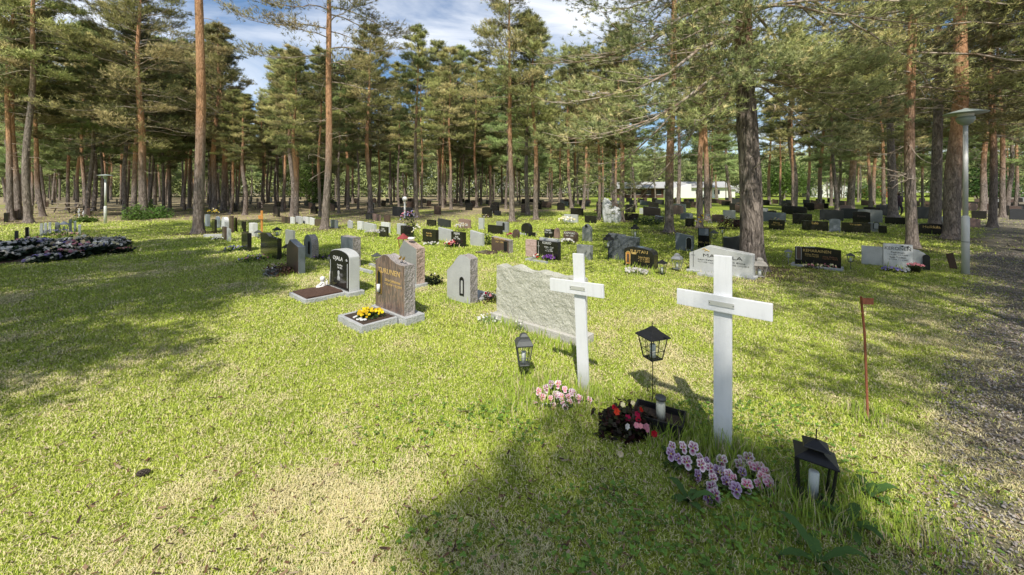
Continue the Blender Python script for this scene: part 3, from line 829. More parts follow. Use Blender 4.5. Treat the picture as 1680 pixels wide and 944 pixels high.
def make_pine(seed, H, cb, Rad, nb, sub, per, needles, nl, nw, dia=.34, bark='pine_bark', e0=8, e1=42, droop=.10, clear=None, twigs=10, pad=.20,
              tn=14, cols=None, lowdroop=0., tip=None, lean=0., curve=.0, shape='pine', boughs=None):
    """one pine: trunk, limbs and crown meshes. Needle tufts sit on the outer shoots of every bough, so the crown has layers and gaps"""
    rg = np.random.default_rng(seed)
    cols = cols or [((.135, .145, .045), 3), ((.21, .205, .07), 3), ((.31, .27, .12), 2), ((.065, .08, .028), 2)]
    pal = np.array([c for c, w in cols for _ in range(w)])
    # trunk
    zz = np.concatenate([[-.1, 0, .08, .2, .4, .8], np.linspace(1.4, H, 26)])
    wob = lambda z: np.stack([.10 * np.sin(z * .35 + seed) + .04 * np.sin(z * .9 + seed * 2) + lean * z + curve * np.sin(z / H * 3), .10 * np.cos(z * .31 + seed * 1.3) - .1 * math.cos(seed * 1.3), z], -1)
    off = wob(np.array([0.]))[0]
    ctr = wob(zz) - np.array([off[0], off[1], 0])
    rr = dia / 2 * (np.clip(1 - zz / H, 0, 1) ** .75 * .92 + .06) ; rr = rr * (1 + .55 * np.exp(-np.clip(zz, 0, 9) / .16))
    T = Tubes(); T.add(ctr, rr, tn)
    if tn >= 20:     # close trunks get real bark relief
        V = T.V[0]; r0 = np.repeat(ctr, tn, 0)
        for i in range(len(V)):
            p = Vector(V[i]); q = p - Vector(r0[i]); s = mnoise.noise(Vector((math.atan2(q.y, q.x) * 3.2, 0, p.z * 2.2))) + .6 * mnoise.noise(Vector((q.x * 22, q.y * 22, p.z * 5)))
            V[i] += np.array(q.normalized()) * s * .022
    tr = T.mesh('trunk', bark)
    cen = lambda z: np.array([np.interp(z, zz, ctr[:, k]) for k in range(3)])
    L = Tubes(); tc_ = []; td = []; tcol = []
    lst = boughs if boughs else []
    if not boughs:
        for i in range(nb):
            fr = ((i + rg.random() * .8) / nb) ** .92
            z = cb + (H - cb) * fr * .985
            prof = min(1., .62 + 1.3 * fr) * max(.05, (1 - fr)) ** .62 * 1.12 + .05
            if shape == 'round': prof = math.sqrt(max(.02, 1 - (fr * 1.25 - .35) ** 2)) * .95
            ln = Rad * prof * rg.uniform(.62, 1.18)
            el = R(e0 + (e1 - e0) * fr + rg.normal() * 7)
            lst.append((z, i * 2.399 + rg.normal() * .35, ln, el, droop))
    for (z, az, ln, el, dr) in lst:
        p0 = cen(z); npt = 7; pts = [p0]; d = np.array([math.cos(az) * math.cos(el), math.sin(az) * math.cos(el), math.sin(el)])
        st = ln / (npt - 1); aa = az; e = el
        for k in range(npt - 1):
            e += (-dr * 1.6 if k < 3 else dr * 1.5) * rg.uniform(.5, 1.5) + rg.normal() * .07; aa += rg.normal() * .10
            d = np.array([math.cos(aa) * math.cos(e), math.sin(aa) * math.cos(e), math.sin(e)]); pts.append(pts[-1] + d * st)
        pts = np.array(pts); br = max(.010, ln * .008 + .008)
        L.add(pts, np.linspace(br, .005, npt), 5)
        cl = pal[rg.integers(0, len(pal))]
        for k in range(sub):
            t_ = .18 + .82 * (k + rg.random()) / sub; f = t_ * (npt - 1); i0 = min(int(f), npt - 2); w = f - i0
            s0 = pts[i0] * (1 - w) + pts[i0 + 1] * w
            side = (1 if k % 2 else -1) * R(rg.uniform(25, 70)) * (1.15 - t_ * .8)
            sl = ln * .42 * (1.18 - t_) + .18; se = e * .4 + rg.normal() * .16 + .05
            sd_ = np.array([math.cos(aa + side) * math.cos(se), math.sin(aa + side) * math.cos(se), math.sin(se)])
            s1 = s0 + sd_ * sl * .55 + np.array([0, 0, rg.normal() * .03]); s2 = s0 + sd_ * sl + np.array([0, 0, .06 * sl])
            L.add(np.array([s0, s1, s2]), [.010, .007, .003] if Rad > 1 else [.006, .004, .002], 3)
            m = per; tt = .25 + .8 * rg.random(m)[:, None]
            base = s0 + (s2 - s0) * tt; jit = rg.normal(size=(m, 3)) * np.array([pad, pad, pad * .36]) * sl ** .4
            c = base + jit; c[:, 2] += .04
            dd = sd_[None, :] * .9 + jit * 2.0 + np.array([0, 0, .45]); dd /= np.linalg.norm(dd, axis=1)[:, None]
            tc_.append(c); td.append(dd)
            col = cl[None, :] * .6 + pal[rg.integers(0, len(pal), m)] * .4
            tcol.append(col * (.75 + .5 * rg.random(m))[:, None])
    # bare dead twigs below the crown
    for k in range(twigs):
        z = rg.uniform(max(1.9, cb * .42), cb + 1.2); az = rg.random() * 6.28; p = cen(z); ln = rg.uniform(.3, 1.5); e = R(rg.uniform(-25, 12)); pts = [p]
        for j in range(4):
            e += rg.normal() * .22; az += rg.normal() * .3
            pts.append(pts[-1] + np.array([math.cos(az) * math.cos(e), math.sin(az) * math.cos(e), math.sin(e)]) * ln / 4)
            if j > 0 and rg.random() < .8:
                a2 = az + rg.choice([-1, 1]) * .8; q = pts[-1]
                L.add(np.array([q, q + np.array([math.cos(a2), math.sin(a2), rg.normal() * .4]) * ln * .18, q + np.array([math.cos(a2 + .3), math.sin(a2 + .3), rg.normal() * .4]) * ln * .3]), [.006, .004, .002], 3)
        L.add(np.array(pts), [.013, .011, .009, .006, .003], 4)
    C = np.concatenate(tc_); Dd = np.concatenate(td); Co = np.concatenate(tcol); M = len(C)
    if clear is not None:
        k = clear(C); C, Dd, Co = C[k], Dd[k], Co[k]; M = len(C)
    n = needles
    dirs = Dd[:, None, :] * .75 + rg.normal(size=(M, n, 3)) * .62; dirs /= np.linalg.norm(dirs, axis=2)[..., None]
    ss = np.cross(dirs, rg.normal(size=(M, n, 3))); ss /= np.linalg.norm(ss, axis=2)[..., None] + 1e-9
    ln_ = nl * (.7 + .6 * rg.random((M, n, 1)))
    b0 = C[:, None, :] + Dd[:, None, :] * (rg.random((M, n, 1)) - .5) * nl * .9
    a_ = b0 - ss * nw / 2; b_ = b0 + ss * nw / 2; t_ = b0 + dirs * ln_
    V = np.stack([a_, b_, t_], 2).reshape(-1, 3)
    # tint is darker on needles pointing down, lighter on those pointing up
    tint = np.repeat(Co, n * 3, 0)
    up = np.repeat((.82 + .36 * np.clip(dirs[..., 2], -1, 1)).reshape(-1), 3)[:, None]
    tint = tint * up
    if tip:
        tk = np.repeat(rg.random(M) < tip, n * 3)
        tint[tk] = np.array([.34, .30, .15]) * (.7 + .6 * rg.random(tk.sum()))[:, None]
    Q = np.concatenate(L.Q); LV = np.concatenate(L.V); nV = len(V)
    allv = np.concatenate([V, LV]); fl = np.concatenate([np.arange(nV), (Q + nV).ravel()]); lc = np.concatenate([np.full(nV // 3, 3), np.full(len(Q), 4)])
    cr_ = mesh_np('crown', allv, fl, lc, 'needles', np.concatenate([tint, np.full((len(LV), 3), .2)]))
    lie = Dd * .5 + np.stack([C[:, 0], C[:, 1], np.zeros(M)], -1) / (np.linalg.norm(C[:, :2], axis=1)[:, None] + .3) * .75 + np.array([0, 0, .45]); lie /= np.linalg.norm(lie, axis=1)[:, None]
    at = cr_.attributes.new('lie', 'FLOAT_VECTOR', 'POINT'); at.data.foreach_set('vector', np.concatenate([np.repeat(lie, n * 3, 0), np.tile([[0, 0, 1.]], (len(LV), 1))]).astype(np.float32).ravel())
    cr_.materials.append(P('limb_bark')); mi = np.zeros(len(lc), dtype=np.int32); mi[nV // 3:] = 1; cr_.polygons.foreach_set('material_index', mi)
    return dict(trunk=tr, crown=cr_, H=H, dia=dia)
m, t = newmat('limb_bark'); v = coords(t)
principled(t, ramp(t, noise(t, v, 3, 4), [(.35, (.22, .15, .10)), (.6, (.50, .43, .36))]), .9, spec=.15)

LITTER = [(4.93, 7.9, 1.5)]
PINES = {}
def pine_kinds():
    PINES['mast'] = make_pine(11, 23, 10.2, 4.1, 52, 8, 20, 10, .15, .018, dia=.43, twigs=5, tn=22)
    PINES['open'] = make_pine(12, 19, 6.2, 3.4, 56, 8, 18, 10, .14, .0175, dia=.36, twigs=14, tn=20, e0=2)
    PINES['slim'] = make_pine(13, 13.6, 5.6, 2.4, 62, 8, 17, 10, .135, .017, dia=.31, twigs=8, tn=18)
    PINES['broad'] = make_pine(14, 15.0, 4.6, 4.1, 78, 9, 18, 10, .15, .018, dia=.42, twigs=14, tn=18)
    PINES['forest_a'] = make_pine(21, 15.5, 6.0, 2.4, 54, 7, 12, 9, .20, .029, dia=.27, twigs=8, tn=9)
    PINES['forest_b'] = make_pine(22, 14.5, 5.2, 2.6, 54, 7, 12, 9, .20, .029, dia=.26, twigs=10, tn=9)
    PINES['forest_c'] = make_pine(23, 16.5, 7.0, 2.3, 52, 7, 12, 9, .20, .029, dia=.26, twigs=6, tn=9, bark='pine_bark_grey')
    PINES['forest_d'] = make_pine(24, 13.5, 4.0, 2.3, 58, 7, 12, 9, .20, .029, dia=.22, twigs=10, tn=9, bark='pine_bark_grey', cols=[((.14, .19, .06), 3), ((.20, .24, .09), 3), ((.09, .12, .04), 2)])
    PINES['forest_e'] = make_pine(25, 15.0, 6.6, 2.1, 48, 7, 12, 9, .20, .029, dia=.24, twigs=8, tn=9, lean=.02)
    PINES['grove'] = make_pine(31, 17, 4.2, 3.9, 78, 9, 17, 10, .14, .0175, dia=.38, twigs=26, tn=18, e0=-4, tip=.05)
    PINES['grove_b'] = make_pine(32, 16, 4.8, 3.5, 70, 9, 17, 10, .14, .0175, dia=.36, twigs=22, tn=18, e0=0, bark='pine_bark_grey', tip=.04)
def plant_pine(kind, x, y, label, s=1.0, dia=None, rz=None, group=None, sz=None, name='pine_tree'):
    k = PINES[kind]; e = empty(name, (x, y, 0), random.random() * 6.28 if rz is None else rz, label, 'pine tree', group)
    sz = sz or s
    e.scale = (1, 1, 1)
    ds = (dia / k['dia']) if dia else s
    o = part('trunk', k['trunk'], e); o.scale = (ds, ds, sz)
    for nme in ('crown',):
        o = part(nme, k[nme], e); o.scale = (s, s, sz)
    return e

def forest():
    pine_kinds()
    # trees that can be told apart, with their measured feet: x, y of the foot, trunk width in the picture, kind, scale, label
    L = [
        (325, 383, 18, 'mast', 1.0, 'tall bare pine trunk nearest on the left, grey foot turning orange higher up', 2.1),
        (533, 376, 14, 'open', 1.0, 'tall pine with a straight orange-grey trunk standing alone on the lawn behind the grey headstones', .3),
        (840, 363, 11, 'slim', 1.0, 'slender pine with a smooth orange trunk in the middle of the lawn', 1.0),
        (236, 358, 14, 'broad', 1.0, 'broad pine with a dark foot rising out of light green bushes on the left', .5),
        (205, 352, 8, 'forest_c', 1.0, 'thin dark pine just left of the broad pine in the bushes', .2),
        (18, 362, 10, 'forest_a', 1.05, 'leftmost tall pine with a sunlit orange upper trunk at the edge of the wood', .2),
        (47, 366, 12, 'forest_c', 1.05, 'pale trunked leaning pine behind the left row of headstones', .9),
        (30, 360, 11, 'forest_b', 1.0, 'dark trunked pine between two pines at the far left', 1.9),
        (140, 350, 7, 'forest_b', .95, 'slim orange topped pine left of the far lamp post', 1.5),
        (352, 349, 10, 'forest_b', 1.1, 'dark pine just right of the tall bare trunk on the left', .0),
        (366, 346, 11, 'forest_a', 1.1, 'second dark pine right of the tall bare trunk on the left', 2.7),
        (378, 352, 6, 'forest_e', 1.0, 'thin pale trunk behind the orange wooden grave cross', .4),
        (487, 362, 9, 'forest_a', .95, 'dark slim pine behind the small headstones left of the lone lawn pine', .7),
        (463, 347, 6, 'forest_e', .9, 'pale slim pine at the sandy path left of the lone lawn pine', 1.7),
        (608, 350, 10, 'forest_b', .9, 'orange trunked pine above the reddish headstones left of centre', .9),
        (684, 357, 8, 'forest_c', .86, 'straight grey-red trunked pine left of the middle of the lawn', 1.9),
        (722, 338, 6, 'forest_e', .95, 'slightly leaning pale pine left of centre behind the lawn', 2.3),
        (740, 344, 6, 'forest_a', .92, 'orange stemmed pine at the back of the lawn left of the slender pine', .5),
        (757, 338, 5, 'forest_d', .95, 'thin orange pine near the middle, behind the lawn', .1),
        (782, 341, 6, 'forest_b', .95, 'slim grey pine near the middle behind the pale low headstone', .6),
        (866, 352, 9, 'forest_c', .95, 'dark trunked pine directly right of the slender orange pine', 1.3),
        (879, 360, 10, 'forest_b', .88, 'dark forked looking pine right of the slender orange pine, roots showing', 2.3),
        (938, 342, 7, 'forest_e', .95, 'pale trunked pine right of centre with a flared foot', 3.3),
        (983, 361, 7, 'forest_a', .82, 'sunlit pale pink trunked pine on the lawn right of centre', 1.3),
        (1008, 362, 7, 'forest_c', .85, 'thin dark pine beside the white rock memorial', 1.2),
        (1020, 363, 10, 'forest_b', .90, 'grey pine with an orange upper trunk right of the white rock memorial', 2.2),
        (1098, 381, 17, 'open', .80, 'stout grey pine with flared foot left of the big shaded pine', 4.2),
        (1112, 345, 8, 'forest_c', .95, 'dark pine in front of the white building', 4.2),
        (1148, 374, 12, 'forest_a', .80, 'dark red trunked pine of a close pair left of the big shaded pine', 3.2),
        (1161, 362, 11, 'forest_a', .86, 'lighter grey trunk of a close pair left of the big shaded pine', 5.2),
        (1198, 335, 7, 'forest_d', 1.0, 'slim dark pine before the far white hall', 3.2),
        (1302, 346, 12, 'forest_c', .92, 'blackish trunked pine among the shaded graves on the right', 2.0),
        (1325, 334, 6, 'forest_e', .92, 'thin sunlit grey pine in the right background', 1.0),
        (1345, 342, 8, 'forest_a', .92, 'dark slim pine above the double headstone on the right', 3.0),
        (1395, 345, 13, 'forest_b', 1.05, 'thick dark pine in the middle of the right hand grove', 4.0),
        (1375, 336, 6, 'forest_d', .92, 'thin half-lit pine left of the thick dark pine on the right', 5.0),
        (1466, 357, 15, 'grove_b', .9, 'grey trunked pine left of the person in dark clothes', 1.4),
        (1497, 407, 18, 'grove', 1.0, 'pine with flaking orange bark behind the pale stepped headstone, dead twigs hanging low', 3.4),
        (1533, 374, 18, 'grove_b', 1.0, 'dark pine directly behind the long black headstone', 4.4),
        (1563, 392, 25, 'mast', .85, 'thickest grey trunked pine beside the white lamp post', 5.4),
        (1612, 350, 10, 'forest_a', 1.0, 'thin pale pine between the lamp post and the right edge', 2.4),
        (1628, 373, 12, 'grove', .95, 'straight sunlit grey pine near the right edge of the lawn', .4),
        (1645, 357, 9, 'forest_b', 1.0, 'dark pine shadowed behind the straight sunlit pine at the right', 1.4),
        (1432, 336, 7, 'forest_a', .95, 'slim pine before the far red house', 1.9),
        (1262, 335, 6, 'forest_a', .85, 'thin dark pine just right of the big shaded pine', 3.9),
    ]
    tops = {608: 40, 684: 45, 722: 68, 740: 75, 757: 80, 782: 85, 866: 22, 879: 35, 938: 80, 983: 88, 1008: 70, 1020: 40, 487: 92, 463: 98, 378: 150, 352: 40, 366: 70}
    for (px, py, w, kind, s, lab, rz) in L:
        x, y = gp(px, py); LITTER.append((x, y, .55 + w * y / F * 1.4))
        if px in tops: s = (EYE + (HY - tops[px]) * y / F) / PINES[kind]['H']
        plant_pine(kind, x, y, lab, s, dia=w * y / F * .84, rz=rz)
    # the big shaded pine of the right foreground, with low drooping boughs
    rg = np.random.default_rng(5); bo = []
    for i in range(74):
        z = 3.7 + i * .115 + rg.random() * .2; az = i * 2.399 + rg.normal() * .3
        ln = (4.3 if i < 44 else 3.9 - (i - 44) * .07) * rg.uniform(.62, 1.12)
        ad = math.degrees(az) % 360
        if 225 < ad < 318 and z < 9: ln *= .52
        if (ad > 335 or ad < 50) and z < 5.4: ln *= .6
        bo.append((z, az, max(1, ln), R(rg.uniform(-22, 6) + i * .5), .10))
    for az, z, ln, el in ((200, 4.3, 4.6, -14), (215, 4.9, 4.8, -12), (188, 3.9, 4.2, -12), (232, 4.0, 2.6, -16), (250, 4.9, 2.2, -12), (330, 6.2, 4.6, -2), (345, 5.9, 3.8, -4), (310, 5.4, 2.9, -10), (5, 6.0, 3.6, -4), (285, 4.6, 2.0, -12), (270, 4.2, 1.8, -12),
                          (195, 5.6, 4.6, -10), (340, 6.8, 4.4, -6), (355, 4.4, 2.3, -8), (320, 4.1, 2.1, -10), (225, 5.7, 3.4, -8)):
        bo.append((z, R(az), ln, R(el), .09))
    PINES['spreading'] = make_pine(41, 14.5, 3.6, 4, 0, 12, 20, 23, .085, .0082, dia=.44, bark='old_pine_bark', tn=28, twigs=16, boughs=bo, tip=.09, pad=.24,
                                   cols=[((.16, .18, .065), 3), ((.25, .26, .10), 3), ((.34, .33, .16), 2), ((.09, .11, .045), 2)])
    x, y = 4.93, 7.9
    e = plant_pine('spreading', x, y, 'big shaded pine with rough dark furrowed bark and low spreading boughs in the right foreground', 1.0, dia=.44, rz=0)
    # neighbours outside the frame to the right and behind the camera: they throw the shade that lies on the lawn
    for (kind, x, y, s, sz) in (('broad', -9.2, .6, .80, .78), ('broad', -11.5, 2.5, .9, .85), ('open', -6.5, .5, .8, .72), ('mast', -16, 6.5, 1.0, .8), ('broad', -15.5, 1.0, 1, .9),
                             ('slim', -.1, -6.8, .98, .86), ('broad', -6.4, .1, .74, .72), ('open', 5.4, -1.6, 1.0, .74), ('broad', 9.4, .6, .85, .8), ('open', 12.6, 3.6, .9, .9),
                             ('grove', 16.5, 7.2, .9, .9), ('broad', 18.5, 10.5, 1, 1), ('open', 21, 13.0, 1, 1)):
        plant_pine(kind, x, y, 'pine at the edge of the churchyard beside where the photograph was taken', s, sz=sz, group='pines around the viewpoint')
    # the wood behind: separate trees, thinning out to the right
    regions = [(-.1, 'forest_pines_left')]
    done = [gp(a[0], a[1]) for a in L]; n = 0; rr = random.Random(99)
    kinds = ['forest_a', 'forest_b', 'forest_c', 'forest_d', 'forest_e']
    want = [(24, 34, 26), (34, 48, 70), (48, 66, 84), (66, 94, 96)]
    for d0, d1, cnt in want:
        c = 0; tries = 0
        while c < cnt and tries < 4000:
            tries += 1
            D = rr.uniform(d0, d1); r = rr.uniform(-1.38, 1.38)
            if r > .2 and rr.random() < (.45 if D < 48 else .62): continue
            if -.42 < r < .45 and D < 33: continue
            if .30 < r < .62 and D < 80 and rr.random() < .55: continue     # view to the white hall stays open
            x, y = r * D, D
            if any((x - a) ** 2 + (y - b) ** 2 < (2.3 if D < 48 else 3.0) for a, b in done): continue
            done.append((x, y)); c += 1
            if d0 == 24: lab, g = ('pine standing close behind the left rows of graves in the dense wood', 'pines close behind the left graves') if r < 0 else ('pine standing in the open grove behind the right hand graves', 'pines of the right grove')
            elif r < -.4: lab, g = 'pine of the dense dark wood at the far left behind the sandy paths', 'pines of the left wood'
            elif r < .2: lab, g = 'pine of the wall of trees behind the middle of the lawn', 'pines of the middle wood'
            else: lab, g = 'pine of the thin far wood on the right around the white hall', 'pines of the right wood'
            s = rr.uniform(.84, 1.12)
            kd = rr.choice(kinds if D < 48 else ['forest_a', 'forest_b', 'forest_d', 'forest_d', 'forest_c']); cap = (EYE + (.385 if -.62 < r < .26 else .50) * D) / PINES[kd]['H']
            if abs(r + .675) < .065: cap = (EYE + .27 * D) / PINES[kd]['H']     # the dip in the tree line where the sky shows
            s = min(s, cap * rr.uniform(.80, 1.0))
            plant_pine(kd, x, y, lab, s, group=g, rz=rr.random() * 6.28, dia=rr.uniform(.20, .34))
    # far wood that reads as one mass
    rg = np.random.default_rng(77); V = []; N = 60000
    a = rg.uniform(-1.5, 1.5, N); D = rg.uniform(98, 125, N)
    x = a * D; topz = 9.5 + 5.5 * fbm(x, D, 9, 60, 3) + 3.2 * rg.random(N)
    topz = np.where((a > .25), topz * .72 + 1.0 , topz)
    z = topz * rg.random(N) ** .75
    keepv = ~((a > .33) & (a < .60) & (z < 3.6) & (D < 120)) & ~((a > .68) & (z < 2.5) & (rg.random(N) < .7))
    x, D, z, a = x[keepv], D[keepv], z[keepv], a[keepv]; N = len(x)
    c = np.stack([x, D, z], -1); k = 7
    dirs = rg.normal(size=(N, k, 3)) + np.array([0, 0, .5]); dirs /= np.linalg.norm(dirs, axis=2)[..., None]
    ss = rg.normal(size=(N, k, 3)); ss /= np.linalg.norm(ss, axis=2)[..., None]
    b0 = c[:, None, :] + rg.normal(size=(N, k, 3)) * .45
    V = np.stack([b0 - ss * .16, b0 + ss * .16, b0 + dirs * .85], 2).reshape(-1, 3)
    lum = (.5 + .9 * fbm(x, z * 2.0, 2.5, 65, 3))[:, None]
    col = np.where((rg.random(N) < .45)[:, None], np.array([.19, .24, .09]), np.array([.08, .11, .04])) * lum
    o = obj_np('far_wood', V, np.arange(len(V)), np.full(len(V) // 3, 3), 'needles', np.repeat(col, k * 3, 0))
    at = o.data.attributes.new('lie', 'FLOAT_VECTOR', 'POINT'); at.data.foreach_set('vector', np.tile(np.array([-.1, -.8, .5], dtype=np.float32), len(V)))
    tag(o, 'far green wood closing the view behind the trunks', 'wood', None, 'stuff')
    # light leafy bushes and broadleaf trees
    def bush(name, label, cat, x, y, rx, rz_, n, size, tints, trunk=0.):
        e = empty(name, (x, y, 0), 0, label, cat)
        Vv = leaf_cloud(n, rx, rx, rz_, size, tints, seed=abs(int(x * 13 + y)), z0=trunk * .9, hollow=.2)
        obj_np('crown' if trunk else 'foliage', Vv[0], Vv[1], Vv[2], 'leaves', Vv[3], parent=e)
        T = Tubes()
        for k in range(5):
            a = random.random() * 6.28; q = rx * .5
            T.add(np.array([[0, 0, 0], [math.cos(a) * q * .3, math.sin(a) * q * .3, (trunk + rz_ * .5) * .6], [math.cos(a) * q, math.sin(a) * q, trunk + rz_ * .6]]), [.05 + trunk * .03, .03, .01], 6)
        part('trunk' if trunk else 'stems', T.mesh('stems', 'limb_bark'), e)
    LG = [(.14, .24, .05), (.20, .32, .08), (.09, .16, .03)]
    for (px, py, r, h, lab) in ((222, 361, .62, .9, 'light green bush left of the broad pine foot'), (258, 358, .75, .75, 'low light green bush right of the broad pine foot'), (244, 355, .6, 1.05, 'tallest light green bush behind the broad pine foot'), (139, 365, .5, .3, 'low dark creeping shrub at the end of the left grave row')):
        x, y = gp(px, py); bush('bush', lab, 'bush', x, y, r, h, 1500, .09, LG)
    bush('leafy_tree', 'bright green leafy tree behind the shaded graves right of the big pine', 'tree', 45, 64, 4.2, 6.2, 7000, .30, LG, 1.4)
    bush('leafy_tree', 'light green leafy tree left of centre deep in the wood', 'tree', -27.5, 52, 2.8, 5.5, 4500, .24, LG, 1.0)
    bush('leafy_tree', 'bright leafy bush in front of the far red house', 'tree', 70, 76, 4.0, 3.4, 4200, .26, LG, .3)
    bush('leafy_tree', 'dark green leafy tree at the far right behind the road', 'tree', 68, 56, 4.5, 5.6, 7000, .28, [(.06, .11, .03), (.10, .17, .045)], 1.0)
    bush('leafy_tree', 'young green spruce like tree behind the lone lawn pine', 'tree', -18.5, 37, 1.4, 5.6, 3600, .17, [(.07, .13, .03), (.12, .20, .05)], .6)

# ------------------------------------------------------------------ the near crosses
def grave_cross(label, base, top, zb, half_l, half_r, zt, bw=.100, bh=.10, th=.022):
    e = empty('grave_cross', (base[0], base[1], 0), YAW, label, 'cross')
    lean = math.atan2((top[0] - base[0]), zt)
    e.rotation_euler = (0, lean, YAW)
    b = MB(); b.box(-bw / 2, bw / 2, 0, th, -.05, zt, bev=.003); b.build('post', 'white_paint', e)
    b = MB(); b.box(-half_l, half_r, -th - .001, -.001, zb - bh / 2, zb + bh / 2, bev=.003); b.build('crossbeam', 'white_paint', e)
    b = MB(); b.box(-.070, .070, -th - .005, -th - .001, zb - .016, zb + .014, bev=.0015); p = b.build('name_plate', 'plate_metal', e)
    for x in (-.064, .064):
        b = MB(); b.lathe([(.003, 0), (.003, .002)], 8, Matrix.Translation((x, -th - .005, zb - .001)) @ Matrix.Rotation(R(90), 4, 'X')); b.build('screw', 'lantern_grey', p)
    return e
simple('plate_metal', (.62, .62, .60), .35, .3)

def near_scene():
    grave_cross('larger white wooden grave cross on the right, standing behind the violet pansies', (1.28, 2.34), (1.28, 2.34), .918, .262, .258, 1.207)
    grave_cross('smaller white wooden grave cross leaning left in front of the rough granite slab', (.566, 3.05), (.512, 3.05), .83, .272, .226, 1.10, .098, .105)
    TALL.extend([(1.28, 2.3, .22, 1.0), (.57, 3.0, .2, .8), (1.5, 1.95, .25, .8), (1.05, 2.5, .25, .8), (1.75, 2.05, .22, .6), (.2, 3.1, .35, .7), (.05, 2.9, .3, .6), (1.2, 1.7, .5, .3), (2.5, 2.7, .15, .7), (1.85, 1.75, .22, .6)])
    # lanterns
    lantern('dark grey lantern low in the grass left of the leaning white cross', .10, 3.28, .13, .150, .165, 'dome', 'lantern_grey', stake=.13, rz=R(8))
    lantern('black pagoda roofed lantern on a thin stake between the two white crosses', 1.068, 2.92, .335, .185, .165, 'pagoda', 'lantern_black', stake=.34, rz=R(20))
    lantern('large black lantern with a two-tier square roof on the ground at the lower right', 1.555, 1.99, .012, .178, .218, 'box', 'lantern_black', rz=R(-33), wax='wax_white', tilt=(R(-3), R(3)))
    KEEP_OUT.append((1.555, 1.99, .085))
    # rusty marker stake with a small flag plate
    x, y = 2.50, 2.70
    e = empty('marker_stake', (x, y, 0), R(-8), 'rusty iron stake with a small flag plate at the top, right of the crosses', 'marker')
    b = MB(); b.tube([(0, 0, -.03), (-.012, 0, .3), (-.022, 0, .6), (-.045, 0, .86)], .0075, 8); b.build('rod', 'rust', e, True)
    b = MB(); b.box(-.038, .034, -.002, .002, .805, .85, bev=.001); b.build('flag_plate', 'rust', e)
    # black plastic planter, candle in it, begonias beside it
    x, y = 1.0, 2.62
    e = empty('planter_box', (x, y, 0), R(-30), 'black plastic planter box holding the candle behind the red begonias', 'planter')
    b = MB(); w, d, h = .155, .10, .085
    for (x0, x1, y0, y1) in ((-w, w, -d, -d + .008), (-w, w, d - .008, d), (-w, -w + .008, -d + .009, d - .009), (w - .008, w, -d + .009, d - .009)): b.box(x0, x1, y0, y1, 0, h)
    b.box(-w - .008, w + .008, -d - .008, -d + .004, h + .001, h + .010); b.box(-w - .008, w + .008, d - .004, d + .008, h + .001, h + .010)
    b.box(-w - .008, -w + .004, -d + .005, d - .005, h + .001, h + .010); b.box(w - .004, w + .008, -d + .005, d - .005, h + .001, h + .010)
    b.build('tub', 'black_plastic', e)
    s = rough_block(2 * w - .02, .055, 2 * d - .02, 'soil', .008, 3, 14); part('soil', s, e, (0, -d + .01, .002))
    KEEP_OUT.append((x, y, .14))
    candle('white grave candle in a glass jar standing in the black planter', 1.005, 2.60, .058, .034, .155)
    # begonia with dark leaves, red and pink blossoms
    x, y = .76, 2.58
    e = empty('begonia_plant', (x, y, 0), 0, 'dark leaved begonia with red and pink blossoms left of the candle', 'flowers')
    V = leaf_cloud(900, .20, .17, .17, .038, [(.022, .020, .012), (.035, .045, .015), (.045, .018, .014)], seed=4, z0=-.01); obj_np('foliage', V[0], V[1], V[2], 'leaves', V[3], parent=e)
    for (px, py, kd, sc) in ((1008, 668, 'red', .9), (1012, 676, 'red', 1), (1030, 686, 'red', 1.0), (1046, 680, 'red', .9), (1047, 688, 'red', .9), (1052, 672, 'red', .8), (1029, 700, 'white', .9), (1044, 698, 'pink', .85), (1051, 699, 'pink', .8), (1060, 700, 'pink', 1.0), (1073, 712, 'red', 1.0), (1022, 664, 'cream', .8), (1038, 661, 'cream', .7), (1018, 745, 'cream', .9), (1050, 742, 'cream', .6), (1062, 706, 'pink', .7)):
        D = 2.45 + (700 - py) * .004; X = (px - CX) / F * D; z = hz(py, D)
        o = part('blossom', blossom(kd, 0), e, (X - x, D - y, z), (R(random.uniform(-35, -5)), random.uniform(-.4, .4), random.uniform(-.5, .5)), (sc * 1.2,) * 3)
    KEEP_OUT.append((x, y, .16))
    def pansies(label, ctr, pts, kinds, size, r, name='pansy_plant'):
        x, y = ctr
        e = empty(name, (x, y, 0), 0, label, 'flowers')
        b = MB(); 
        for (px, py, D) in pts:
            X = (px - CX) / F * D; z = hz(py, D); k = random.choice(kinds)
            o = part('blossom', blossom(k, 0), e, (X - x, D - y, z), (R(random.uniform(-50, -8)), random.uniform(-.35, .35), R(random.uniform(-35, 25))), (size * random.uniform(.8, 1.12),) * 3)
            b.tube([(X - x + random.uniform(-.02, .02), D - y + .03, 0), (X - x, D - y + .02, z * .7), (X - x, D - y + .006, z)], .0016, 4, tint=(.09, .17, .04))
            for _ in range(10):      # spoon-shaped leaves
                a = random.random() * 6.28; lx, ly = X - x + random.uniform(-.04, .04), D - y + random.uniform(-.02, .05); zz = random.uniform(.01, max(.02, z * .75)); l = random.uniform(.03, .055)
                dx, dy = math.cos(a) * l, math.sin(a) * l; g = random.uniform(.6, 1.3); n_ = Vector((-dy, dx, 0)) * .28
                up = random.uniform(0, .02)
                b.add([(lx, ly, zz), (lx + dx * .5 + n_.x, ly + dy * .5 + n_.y, zz + up), (lx + dx, ly + dy, zz + up * .6), (lx + dx * .5 - n_.x, ly + dy * .5 - n_.y, zz + up)], [(0, 1, 2, 3)], None, (.07 * g, .13 * g, .025 * g))
        b.build('foliage', 'leaves', e)
    rr = random.Random(3)
